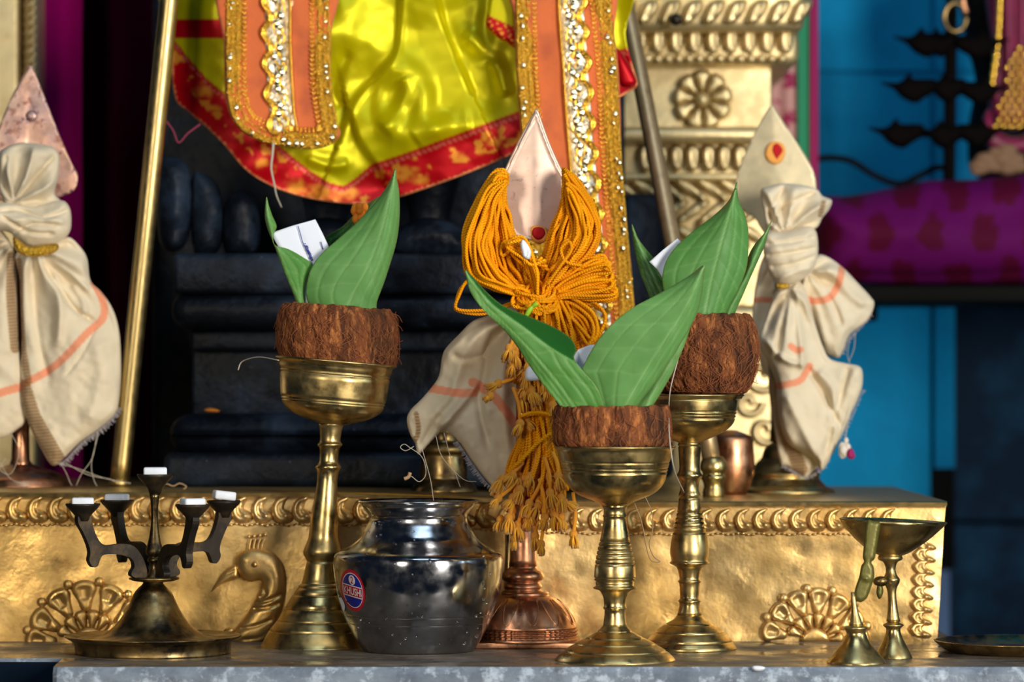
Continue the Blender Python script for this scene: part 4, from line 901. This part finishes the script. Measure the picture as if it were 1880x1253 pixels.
z=relief('zari_band',[(24,436),(34,440),(52,452),(80,449),(103,447),(108,456),(96,466),(66,472),(40,468),(26,455)],3.592,M['zari'],t,step=3,bulge=.006,bw=8,creases=[([(30,446),(60,460),(105,455)],-.002,2)],back=.5)
fringe(t,[(218,748),(205,768),(180,790),(150,812),(122,842),(108,853)],3.622)
loose(t,[[(110,848),(122,870),(128,885),(132,892)],[(178,795),(170,840),(150,870),(140,892)],[(180,800),(168,850),(172,880),(178,893)],[(120,850),(160,872),(200,880),(212,886)],[(20,795),(35,830),(20,870),(0,862),(10,842)],[(100,850),(140,860),(190,878),(240,888)],[(0,850),(20,880),(50,890)]],3.60)
# right
t=thing('tied_cloth','cream cloth with orange stripes knotted round the right brass spear','cloth',tuple(W(1480,870,3.68)))
Yr=3.70
cloth('back_drape',[(1402,470),(1420,500),(1432,560),(1425,640),(1415,690),(1400,680),(1390,650),(1376,640),(1380,590),(1386,530)],Yr+.01,t,(1420,480),[([(1380,552),(1400,550),(1425,552)],10)],seed=2,amp=.006)
cloth('right_lobe',[(1478,480),(1500,468),(1520,472),(1548,492),(1575,520),(1598,545),(1605,560),(1592,590),(1560,615),(1548,645),(1535,658),(1500,640),(1470,590),(1452,545),(1455,510)],Yr,t,(1480,500),[([(1470,548),(1500,553),(1525,545),(1540,520),(1546,492)],13)],amp=.009,nf=7,seed=4,bulge=.016,creases=[([(1490,500),(1530,560),(1545,600)],-.007,6),([(1480,510),(1500,570),(1520,640)],.007,8),([(1510,480),(1560,540),(1590,560)],.005,10)])
cloth('tail',[(1412,690),(1435,700),(1470,760),(1500,830),(1510,850),(1492,866),(1478,878),(1462,868),(1445,856),(1432,850),(1424,800),(1414,740)],Yr-.005,t,(1430,690),(),[([(1418,700),(1436,780),(1470,862)],26)],seed=6,amp=.005)
cloth('main_drape',[(1440,525),(1465,515),(1482,540),(1495,590),(1512,640),(1525,660),(1555,668),(1580,675),(1584,700),(1578,725),(1560,765),(1545,800),(1525,840),(1508,865),(1495,845),(1465,828),(1445,812),(1432,780),(1426,740),(1424,705),(1412,670),(1396,640),(1393,622),(1404,590),(1414,560),(1424,535)],Yr-.022,t,(1450,530),[([(1452,636),(1464,644),(1470,642)],12),([(1422,710),(1445,706),(1470,698),(1486,672)],13)],amp=.012,nf=6,bulge=.02,seed=8,
 creases=[([(1450,535),(1435,600),(1425,660)],-.009,6),([(1460,530),(1470,620),(1475,680)],.009,7),([(1478,670),(1510,720),(1545,790)],-.008,6),([(1500,680),(1530,720),(1530,800)],.008,9),([(1440,720),(1470,780),(1500,840)],.006,9),([(1400,620),(1440,660),(1480,672)],.008,6),([(1560,672),(1540,740),(1510,850)],-.007,6)])
cloth('wrap',[(1404,430),(1440,425),(1480,415),(1498,425),(1502,460),(1496,490),(1478,510),(1450,524),(1428,522),(1412,500),(1402,470)],Yr-.03,t,None,bulge=.026,bw=34,seed=3,creases=[([(1402,450),(1450,445),(1500,435)],-.004,4),([(1404,470),(1450,465),(1500,455)],-.005,3.5),([(1410,492),(1455,485),(1498,470)],-.004,3.5),([(1425,515),(1460,500),(1492,492)],.004,5)])
cloth('top_bunch',[(1396,352),(1412,342),(1440,337),(1475,340),(1500,348),(1510,360),(1527,368),(1522,385),(1510,400),(1500,418),(1480,425),(1440,432),(1410,432),(1404,400)],Yr-.012,t,(1440,430),(),[([(1512,372),(1506,395)],9)],amp=.008,nf=10,bulge=.02,bw=20,seed=5,creases=[([(1410,425),(1440,380),(1500,352)],-.006,4),([(1408,420),(1420,380),(1440,342)],-.006,4),([(1430,425),(1480,395),(1512,375)],.006,5),([(1400,360),(1412,380),(1418,410)],-.008,4)])
z=relief('zari_band',[(1424,522),(1436,520),(1448,522),(1446,530),(1434,532),(1425,529)],Yr-.052,M['zari'],t,step=3,bulge=.004,bw=5)
fringe(t,[(1600,575),(1575,602),(1555,625),(1545,650)],Yr-.004,5,50); fringe(t,[(1582,715),(1562,765),(1540,805),(1510,860)],Yr-.024,5,70); fringe(t,[(1436,852),(1460,866),(1480,876),(1505,862)],Yr-.01,6,50)
loose(t,[[(1560,618),(1556,650),(1560,668)],[(1570,610),(1568,640),(1558,665)]],Yr)
g=B(); Yh=3.66
for k in range(12): g.add(*ball_geo(tuple(W(1551+random.uniform(-7,6),818+random.uniform(-18,18),Yh+random.uniform(-.004,.004))),random.uniform(.0025,.0045),8,5,1,.6,1.4))
o=g.build('dangling_flower',M['shell']); tag(o,'tiny dried white flower dangling on a thread before the blue wall','flower')
tube('thread',[(1566,745),(1556,780),(1552,806)],.0004,M['thread'],o,Y=Yh)
o2=relief('petal',[(1556,828),(1564,824),(1570,838),(1562,844),(1555,838)],Yh-.006,M['magstrip'],o,step=3,bulge=.002,bw=4)
# centre
t=thing('tied_cloth','off white cloth with a faded orange stripe hanging left of the orange cords','cloth',tuple(W(880,900,3.42)))
cloth('main_drape',[(938,560),(900,578),(868,590),(842,615),(820,638),(812,655),(806,690),(792,712),(772,735),(755,752),(747,770),(752,795),(762,815),(768,835),(785,818),(802,800),(815,790),(832,800),(850,822),(868,850),(888,876),(905,895),(925,905),(945,880),(962,840),(972,780),(975,700),(970,600)],3.425,t,(955,580),[([(770,712),(800,715),(840,722),(870,722)],15),([(868,702),(900,722),(925,750),(950,785)],17)],[([(764,760),(768,790),(758,820)],9)],amp=.012,nf=8,bulge=.014,bw=26,seed=12,tone=.93,
 creases=[([(880,700),(840,750),(805,790)],.010,9),([(890,600),(850,660),(830,720),(790,770)],.006,10),([(830,650),(850,660),(900,650)],-.004,6),([(900,620),(890,690),(880,740),(900,830)],-.008,8),([(930,640),(925,740),(935,850)],.008,12),([(812,760),(790,790),(770,825)],-.005,6)])
fringe(t,[(840,810),(868,852),(895,888),(922,906)],3.414,8,80)
loose(t,[[(760,820),(745,828),(735,822),(742,816),(752,822),(775,840),(782,870),(770,885),(755,875),(748,878)],[(775,825),(790,880),(796,920)],[(800,800),(812,840),(850,880),(875,885)],[(815,795),(830,850),(845,895)]],3.38)
tube('thread_knot',[(742,880),(750,876),(753,868)],.0018,M['bthread'],t,Y=3.38)
# ------------------------------------------------ orange cords round the centre spear
tc_=thing('cord_bundle','thick bundle of orange yellow cords with tassels looped round the centre copper spear','cords',(W(975,0,3.38).x,3.38,W(0,1020,3.38).z))
def ocol(n): 
    k=random.random(); return tuple(np.array((1.0,.40,.0))*(1-k*.5)+np.array((.62,.18,.0))*(k*.5))
def strands(name,A,Bp,n,Y,dz=.014,r=.0017,jit=4,par=None,ends=0,dome=.018,n2=7):
    """cords interpolated between two control lines of equal length"""
    b=B(); A=np.array(A,float); Bp=np.array(Bp,float)
    for i in range(n):
        f=(i+random.uniform(.0,1))/n; j=RS.uniform(-jit,jit,(len(A),2)); j[0]*=.5; j[-1]*=.5
        P=A*(1-f)+Bp*f+j; dep=Y-dome*math.sin(math.pi*f)*np.sin(np.linspace(.25,math.pi-.1,len(A)))-RS.uniform(-dz,dz)*.7-RS.uniform(-.003,.003,len(A))
        L=pxline([(p[0],p[1],d) for p,d in zip(P,dep)],n=n2); V,Fc,U=tube_geo(L,r*random.uniform(.9,1.1),6); b.add(V,Fc,ocol(n),U)
    return b.build(name,M['cord'],par or tc_)
YC_=3.375
strands('left_loops',[(932,322),(912,312),(880,352),(850,420),(850,480),(876,512),(930,530),(975,548)],[(930,335),(925,365),(935,400),(950,440),(962,478),(968,505),(977,525),(985,545)],50,YC_,jit=5)
strands('left_loops',[(930,330),(900,345),(868,390),(852,440),(862,500),(900,525),(950,540),(980,550)],[(928,340),(912,375),(905,420),(905,465),(925,500),(945,520),(965,530),(985,548)],26,YC_-.012,jit=6,dome=.012)
strands('right_loops',[(1034,310),(1052,325),(1085,365),(1104,410),(1098,450),(1068,490),(1030,520),(1000,545)],[(1036,335),(1036,365),(1026,400),(1010,430),(1000,460),(994,485),(988,515),(985,545)],52,YC_,jit=5)
strands('right_loops',[(1040,335),(1062,352),(1085,395),(1092,430),(1075,470),(1050,500),(1020,525),(1002,548)],[(1038,345),(1048,385),(1050,420),(1038,455),(1022,480),(1008,500),(998,525),(992,548)],24,YC_-.012,jit=6,dome=.012)
strands('side_loops',[(1000,545),(1040,500),(1080,475),(1108,470),(1112,482),(1080,495),(1040,520),(1002,545)],[(1002,550),(1040,545),(1085,540),(1128,540),(1125,552),(1085,552),(1040,552),(1002,552)],24,YC_-.010,jit=4,dome=.01)
strands('side_loops',[(1000,552),(1040,560),(1075,580),(1100,610),(1112,580),(1090,555),(1050,545),(1002,548)],[(998,555),(1020,580),(1040,610),(1060,650),(1080,640),(1070,600),(1040,560),(1000,550)],10,YC_-.004,jit=6,dome=.01)
strands('side_loops',[(975,548),(930,565),(880,570),(838,568),(845,540),(865,512),(900,520),(930,530)],[(975,552),(935,560),(890,578),(842,572),(838,558),(850,525),(880,515),(930,528)],2,YC_-.002,jit=2,dome=.0)
strands('front_loops',[(985,545),(975,500),(950,455),(925,470),(925,445),(950,440),(975,470),(1010,500)],[(990,545),(985,490),(970,440),(945,430),(935,455),(960,490),(985,490),(995,470)],5,YC_-.026,jit=5,dome=0)
strands('front_loops',[(1055,480),(1035,470),(1030,450),(1045,438),(1055,450),(1045,470),(1020,490),(1000,540)],[(1090,500),(1060,500),(1035,485),(1030,460),(1040,445),(1060,445),(1050,475),(1010,490)],3,YC_-.028,jit=4,dome=0)
# knot
b=B()
for k in range(26):
    a0=random.uniform(0,6.28); cx=990+random.uniform(-26,16); cy=548+random.uniform(-14,14); rx=random.uniform(14,30); ry=random.uniform(8,18)
    Q=[(cx+rx*math.cos(a0+q),cy+ry*math.sin(a0+q)+3*math.sin(2*q),YC_-.026-.010*math.sin(q+a0)*.6-.002*random.random()) for q in np.linspace(0,5.2,12)]
    V,Fc,U=tube_geo(pxline(Q,n=3),.0017,6); b.add(V,Fc,ocol(0),U)
b.build('knot',M['cord'],tc_)
strands('hanging_cords',[(965,548),(958,580),(950,620),(950,660)],[(1035,550),(1050,580),(1062,620),(1058,660)],44,YC_-.012,jit=4,dome=.014)
strands('hanging_cords',[(972,560),(962,600),(945,640),(930,700)],[(1020,560),(1030,600),(1020,640),(1015,720)],30,YC_-.004,jit=6,dome=.014)
strands('hanging_cords',[(962,640),(960,700),(962,760),(958,800),(935,850),(925,890)],[(1010,640),(1012,700),(1012,760),(1022,800),(1040,860),(1045,900)],46,YC_+.0,jit=4,dome=.018)
strands('hanging_cords',[(965,770),(955,830),(940,880),(930,930)],[(1010,780),(1025,840),(1030,890),(1032,940)],24,YC_-.012,jit=6,dome=.010)
strands('wrap_cord',[(1012,795),(985,815),(955,845),(932,868)],[(1012,797),(985,817),(955,847),(932,870)],1,YC_-.034,jit=1,dome=0)
strands('wrap_cord',[(955,765),(975,758),(1000,758),(1014,764)],[(955,769),(975,762),(1000,763),(1014,768)],3,YC_-.026,jit=1,dome=.0)
M['tas']=mat('tassel_yarn',attr=True,rough=.7,sheen=.3)
def tassel(x,y,ang,ln,Y,frm=None,s=1.0):
    b=B(); ca,sa=math.sin(ang),math.cos(ang)
    if frm: 
        V,Fc,U=tube_geo(pxline([(frm[0],frm[1],Y+.006),((frm[0]+x)/2+4,(frm[1]+y)/2,Y),(x,y,Y)],n=6),.0019,6); b.add(V,Fc,ocol(0),U)
    c=W(x,y,Y); V,Fc=ball_geo(tuple(c),.0042*s,10,7,1,1,1.1); b.add(V,Fc,(.75,.30,.01))
    for k in range(30):
        q=random.uniform(0,6.28); sp=random.uniform(.1,.85)*ln; dx=math.cos(q)*sp*.5; dy=math.sin(q)*sp*.5
        e=(x+ca*ln*random.uniform(.75,1.1)+dx*sa, y+sa*ln*random.uniform(.75,1.1)-dx*ca)
        m_=(x+ca*ln*.45+dx*sa*.9,y+sa*ln*.45-dx*ca*.9)
        V,Fc,U=tube_geo(pxline([(x,y,Y-.002),(m_[0],m_[1],Y+dy*.0006-.003),(e[0],e[1],Y+dy*.0006)],n=3),.0008,4); cc=random.uniform(.7,1.1); b.add(V,Fc,(min(1,.98*cc),.46*cc,.008))
    b.build('tassel',M['tas'],tc_)
Yt=YC_-.030
for a in ((915,705,-1.15,24,(950,690)),(955,778,-.35,24,(942,712)),(968,772,.6,22,(946,715)),(900,728,-.9,14,None),(922,880,-.5,28,(960,850)),(915,915,-.6,22,(950,880)),(935,950,-.1,30,(945,890)),(950,965,.1,30,(960,900)),(945,988,.0,22,(965,920)),(982,985,.1,26,(985,900)),(993,1000,.1,20,(995,920)),(1018,945,.1,28,(1015,880)),(1030,950,.0,26,(1035,880)),(1053,982,.05,24,(1052,905)),(1000,950,-.2,24,(990,880)),(972,925,-.3,28,(1000,860)),(1010,905,.2,28,(1000,840)),(965,690,-.2,30,(965,650)),(985,735,.1,26,(985,690)),(945,650,.1,28,(950,620)),(1000,700,.2,28,(1000,660)),(958,730,.1,28,(960,690)),(935,640,-.2,26,(940,610)),(1015,745,.1,22,(1015,700)),(975,875,-.2,26,(985,820)),(1025,875,.25,26,(1015,830)),(970,660,.2,28,None),(938,670,0,24,None),(1030,915,.1,26,None),(955,900,-.3,26,None)):
    tassel(a[0],a[1],a[2],a[3],Yt+random.uniform(-.006,.008),a[4])
for k in range(22): tassel(random.uniform(935,1045),random.uniform(610,735),random.uniform(-.7,.7),random.uniform(16,30),Yt+random.uniform(-.002,.014),None,random.uniform(.6,1.1))
for k in range(24):
    x=random.uniform(915,1048); tassel(x,random.uniform(870,965),(x-980)/90+random.uniform(-.5,.5),random.uniform(14,32),Yt+random.uniform(-.002,.012))
o=relief('white_petal',[(964,690),(966,678),(974,672),(984,678),(992,690),(990,698),(976,700),(966,698)],3.335,M['camphor'],step=3,bulge=.003,bw=8); tag(o,'small white paper scrap caught in the hanging orange cords','scrap')
o=relief('jasmine_petals',[(960,440),(968,448),(975,462),(972,476),(962,474),(957,462),(955,448)],3.335,M['camphor'],step=3,bulge=.004,bw=6,creases=[([(962,445),(968,460),(964,472)],-.003,2)]); tag(o,'crumpled white paper bit below the copper blade among the cords','scrap')
o=tube('green_stalk',[(965,582),(972,570),(978,563),(986,557)],.0021,mat('fresh_green_stem',(.30,.55,.02),.5),Y=3.325,taper=lambda q:.8+.5*abs(math.sin(q*5))); tag(o,'short bright green stalk stuck in the knot of orange cords','stalk')
# ------------------------------------------------ coconut cups
def coconut(label,cx,Y,prof,tilt,seed,lean=0,nf=260,cy0=None,flx=0):
    t=thing('coconut_cup',label,'coconut',tuple(W(cx,prof[-1][0],Y)),'coconut cups on the goblets')
    P=sm(prof,5); top=prof[0]; inner=[(prof[2][0]+20,10),(prof[2][0]+10,top[1]*.5),(top[0]+22,top[1]*.78),(top[0]+3,top[1]-9)]
    s=Y/FP; segs=160; V=[];pts=inner+[(top[0]-.5,top[1]-4)]+P
    A=np.linspace(0,2*math.pi,segs,endpoint=False)
    for i,(py,hw) in enumerate(pts):
        out=i>len(inner); x=np.cos(A); yy=np.sin(A)
        rr=hw+(3.0*vn(A*40+seed*50,py/6+0*A,4,seed)*1+2.5*vn(A*14+seed*9,py/40+0*A,1.7,seed+1)+1.6*vn(A*90,py/3+0*A,3,seed+4) if out else 0)
        dz=(3.0*vn(A*20,0*A,2,seed+2) if py<top[0]+6 else 0)
        z=CZ-(py+dz-HZ)*s
        for k in range(segs): 
            r=float(rr[k] if np.ndim(rr) else rr)*s; V.append((W(cx,0,Y).x+r*x[k]+lean*(prof[-1][0]-py)*s,Y+r*yy[k],float(z[k] if np.ndim(z) else z)-tilt*r*x[k]))
    n=len(pts); Fc=[(i*segs+k,i*segs+(k+1)%segs,(i+1)*segs+(k+1)%segs,(i+1)*segs+k) for i in range(n-1) for k in range(segs)]+[tuple(range(segs)),tuple(reversed(range((n-1)*segs,n*segs)))]
    mk('husk',V,Fc,M['coir'],t)
    b=B(); ys=[p[0] for p in P]; hs=[p[1] for p in P]
    vis0,vis1=prof[0][0],max(p[0] for p in prof if p[1]>prof[0][1]*.8)
    for k in range(nf):
        a=random.uniform(math.pi,2*math.pi); py=random.uniform(vis0,vis1); L=random.uniform(10,50); da=random.uniform(-.25,.25); lift=random.choice((.5,1,1.5,2.5)); Q=[]
        ph=random.uniform(0,6.28)
        for q in np.linspace(0,1,7):
            y=py+L*q; 
            if y>vis1: y=vis1
            aa=a+da*q+.06*math.sin(q*6+ph); r=(float(np.interp(y,ys,hs))+3.0+lift*math.sin(q*3.1))*s
            Q.append((W(cx,0,Y).x+r*math.cos(aa)+lean*(prof[-1][0]-y)*s,Y+r*math.sin(aa),CZ-(y-HZ)*s-tilt*r*math.cos(aa)))
        Vv,Ff,U=tube_geo(Q,random.choice((.00014,.0002,.00028)),4); b.add(Vv,Ff)
    for k in range(16): # curls sticking out
        sd=random.choice((-1,1)); y0=random.uniform(vis0+5,vis1); hw=float(np.interp(y0,ys,hs)); x0=cx+sd*hw*.97; dx=sd*random.uniform(4,16)
        Vv,Ff,U=tube_geo(pxline([(x0-sd*8,y0-4,Y-.01),(x0+dx*.5,y0+random.uniform(-4,8),Y-.006),(x0+dx,y0+random.uniform(0,22),Y-.004)],n=4),.0003,4); b.add(Vv,Ff)
    o=b.build('fibres',M['fibre'],t); tag(o,kind='stuff'); return t
coconut('hairy brown coconut cup with folded paper, on the leaning left goblet',621,YA,[(563,96),(575,104),(600,109),(640,109),(658,106),(667,101),(674,88),(690,84),(715,74),(740,50)],.075,3)
coconut('shallow brown coconut cup with dark streaks, on the front goblet',1123,YG,[(746,102),(758,105),(785,107),(806,107),(817,104),(823,96),(832,88),(850,82),(870,74),(892,56)],0,5,nf=120)
coconut('round fibrous coconut cup with the tallest leaves, on the back goblet',1289,YD,[(577,84),(590,92),(620,100),(655,102),(685,96),(708,86),(720,78),(727,64),(740,58),(760,50),(780,36)],.02,8,nf=420,lean=.0)
# ------------------------------------------------ betel leaves and papers
def leaf(label,outline,mid,Y,lean,base=(.085,.27,.070),cup=.010,dark=None,fold=None,seed=1,name='betel_leaf',vein=1.0,bend=0,step=3):
    ys=[p[1] for p in outline]; y1=max(ys); y0=min(ys); Mi=smoothc(mid,False,6)
    def par(x,y,e):
        X=np.stack([x,y],1); q,t_=pdist(X,Mi,param=True); return q,t_,q/(q+e+1e-3)
    def fn(x,y,e):
        q,t_,f=par(x,y,e); h=(y1-y)/(y1-y0); d=lean*h+bend*h*h-cup*f*f+.0008*vn(x,y,30,seed)
        d=d+.0005*np.abs(np.sin((t_*7-f*1.3)*math.pi))*np.clip(1.2-t_,0,1)*np.clip(f*4,0,1)*np.clip((1-f)*5,0,1)
        for k in (.0,.42,.74): d=d-.0007*np.exp(-((f-k)*np.maximum(q+e,8)/2.2)**2)
        d=d+.0022*np.sin(t_*9+seed)*f*f
        if fold is not None: s_=pdist(np.stack([x,y],1),smoothc(fold,False,5),signed=True); d=d-np.where(s_<0,-s_,0)*0.0009
        return d
    def cf(x,y,e):
        q,t_,f=par(x,y,e); w=np.maximum(q+e,8); c=np.tile(base,(len(x),1)); c=c*(1+.10*vn(x,y,25,seed,2))[:,None]
        v=np.exp(-(q/1.5)**2)+.55*np.exp(-((f-.42)*w/1.4)**2)+.45*np.exp(-((f-.74)*w/1.3)**2)
        u=(t_*7-f*1.3); v=v+.28*np.exp(-((u-np.round(u))/.055)**2)*(f>.05)
        c=mixc(c,(.22,.42,.14),np.clip(v*vein,0,1)*.75)
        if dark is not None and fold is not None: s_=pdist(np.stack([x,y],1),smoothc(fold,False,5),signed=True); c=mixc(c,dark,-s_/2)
        c=mixc(c,(.16,.22,.05),(e<1.2)*.6); return c
    o=relief(name,outline,Y,M['leaf'],None,step=step,mode='sheet',th=.0007,fn=fn,cfn=cf,loc=tuple(W(mid[-1][0],y1,Y)))
    return tag(o,label,'leaf','betel leaves standing in the coconut cups')
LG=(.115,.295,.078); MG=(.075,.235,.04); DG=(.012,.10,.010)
leaf('broad light green leaf on the right of the left coconut cup, tip pointing up',[(726,308),(728,325),(732,345),(734,375),(733,410),(728,445),(718,480),(705,520),(692,555),(684,590),(600,592),(578,575),(564,552),(562,532),(566,508),(574,488),(590,466),(615,444),(648,415),(680,382),(705,350),(718,328)],[(726,308),(716,360),(700,425),(675,490),(648,540),(628,590)],YA-.028,.012,base=LG,cup=.012,seed=1)
leaf('narrow leaf curling up at the left of the left coconut cup',[(489,362),(494,378),(500,396),(508,416),(502,432),(505,450),(528,457),(552,470),(575,488),(564,510),(559,540),(562,575),(572,595),(556,595),(540,545),(520,495),(503,450),(491,420),(486,395)],[(489,362),(492,400),(505,445),(527,495),(547,545),(560,594)],YA-.015,.004,base=(.06,.24,.03),cup=.004,seed=2)
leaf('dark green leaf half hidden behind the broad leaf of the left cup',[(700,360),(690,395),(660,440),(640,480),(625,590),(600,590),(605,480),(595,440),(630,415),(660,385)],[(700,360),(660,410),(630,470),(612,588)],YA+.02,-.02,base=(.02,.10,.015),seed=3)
leaf('broad pale green leaf leaning right in the front coconut cup, tip upper right',[(1293,487),(1292,510),(1288,545),(1278,580),(1260,615),(1235,655),(1212,690),(1192,718),(1172,745),(1158,780),(1115,782),(1104,760),(1090,730),(1076,705),(1066,688),(1072,670),(1088,640),(1108,612),(1135,585),(1165,563),(1205,542),(1240,522),(1270,503)],[(1293,487),(1262,560),(1220,625),(1180,690),(1152,740),(1138,782)],YG-.020,.022,base=LG,cup=.010,seed=4)
leaf('small leaf behind the broad one at the right of the front coconut cup',[(1268,590),(1262,620),(1248,655),(1232,690),(1212,725),(1196,752),(1190,785),(1160,785),(1165,750),(1195,700),(1230,650)],[(1268,590),(1235,660),(1200,720),(1175,784)],YG-.004,.004,base=LG,cup=.004,seed=5)
fl=[(850,492),(872,522),(905,560),(960,600),(1010,638),(1062,670),(1100,705)]
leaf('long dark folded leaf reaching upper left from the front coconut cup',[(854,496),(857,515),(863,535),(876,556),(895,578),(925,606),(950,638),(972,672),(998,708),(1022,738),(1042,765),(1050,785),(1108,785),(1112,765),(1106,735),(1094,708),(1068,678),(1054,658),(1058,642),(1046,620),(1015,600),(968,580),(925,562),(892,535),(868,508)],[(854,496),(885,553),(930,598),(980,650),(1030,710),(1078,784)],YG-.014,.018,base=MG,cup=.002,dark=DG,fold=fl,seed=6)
leaf('tallest broad leaf in the back coconut cup, tip under the pale brass blade',[(1353,334),(1354,352),(1358,372),(1368,395),(1374,425),(1374,460),(1370,495),(1356,530),(1340,560),(1328,590),(1320,615),(1250,615),(1236,580),(1222,545),(1216,520),(1218,495),(1228,470),(1248,446),(1278,420),(1308,398),(1335,372),(1346,352)],[(1353,334),(1340,390),(1322,455),(1305,520),(1288,614)],YD-.030,.008,base=(.085,.25,.055),cup=.014,seed=7)
leaf('slim leaf at the right edge of the back coconut cup, tip curling right',[(1417,404),(1411,425),(1405,448),(1396,470),(1380,505),(1365,540),(1350,575),(1342,615),(1300,615),(1318,580),(1345,535),(1366,500),(1374,470),(1386,448),(1403,428)],[(1417,404),(1398,445),(1372,505),(1345,560),(1320,614)],YD-.008,.004,base=(.06,.22,.045),cup=.008,seed=8)
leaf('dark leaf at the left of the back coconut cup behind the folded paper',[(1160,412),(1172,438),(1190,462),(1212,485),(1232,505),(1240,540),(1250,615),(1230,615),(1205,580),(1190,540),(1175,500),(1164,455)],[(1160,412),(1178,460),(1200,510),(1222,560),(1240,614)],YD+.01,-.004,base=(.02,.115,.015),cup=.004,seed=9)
def paper(label,poly,Y,marks=(),fold=None,loc=None):
    o=relief('folded_paper',poly,Y,M['paper'],None,step=6,sm=1,mode='sheet',th=.0008,creases=[(fold,-.0012,2.5)] if fold else (),loc=tuple(W(poly[-1][0],poly[-1][1],Y)),fn=lambda x,y,e:.0015*vn(x,y,40,3))
    tag(o,label,'paper','folded papers in the coconut cups')
    if marks:
        b=B()
        for mk_ in marks: V,Fc,U=tube_geo(pxline([(p[0],p[1],Y-.0022) for p in mk_],n=3),.0004,4); b.add(V,Fc)
        for k in range(26): 
            q=random.random(); b.add(*ball_geo(tuple(W(560+q*12+random.uniform(-3,3),448+q*28+random.uniform(-2,2),Y-.0022)),.0006,6,4,1,.4,1))
        b.build('ink_marks',M['ink'],o)
paper('folded white paper with blue ink marks in the left coconut cup',[(497,428),(536,415),(579,403),(592,428),(606,458),(600,500),(592,560),(560,560),(548,500),(512,455)],YA-.010,[[(547,415),(552,432),(556,446),(564,462),(572,480)],[(562,450),(569,466),(574,478)],[(589,444),(593,458)]],[(547,414),(556,446),(572,482)])
paper('white paper corner behind the pale leaf of the front coconut cup',[(1047,658),(1062,642),(1084,633),(1100,634),(1130,640),(1135,700),(1120,740),(1085,740),(1065,690)],YG+.002,(),[(1084,633),(1075,690)])
paper('folded white paper between leaves of the back coconut cup',[(1192,481),(1216,460),(1244,438),(1262,455),(1262,560),(1240,560),(1222,520),(1206,494)],YD-.008,(),[(1240,440),(1215,495)])
b=B()
for k in range(22): b.add(*ball_geo(tuple(W(660+random.uniform(-10,12),392-random.uniform(-14,14)*.9,YA+.03+random.uniform(-.004,.004))),.0035,8,5,1,.7,1.3))
o=b.build('marigold_bloom',M['marigold']); tag(o,'orange marigold bits behind the tip of the broad left leaf','flower')
# loose threads on the vessels
o=tube('loose_thread',[(1246,655,YD-.06),(1230,720,3.28),(1228,780,YG-.02),(1232,830,YG-.05),(1240,870,YG-.03),(1256,905,3.3)],.0006,M['thread']); tag(o,'pale thread hanging over the rim between the two right goblets','thread')
o=tube('brown_thread',[(1183,910),(1196,940),(1198,975),(1192,1000),(1200,1022),(1212,1032),(1196,1030),(1188,1010),(1178,960),(1165,925)],.0005,M['bthread'],Y=3.30); tag(o,'thin brown thread dangling under the bowl of the front goblet','thread')
o=tube('loose_thread',[(437,680,YA-.01),(445,664,YA-.01),(475,656,YA-.03),(512,662,YA-.058)],.0005,M['thread']); tag(o,'pale thread sticking out left from the rim of the leaning goblet','thread')
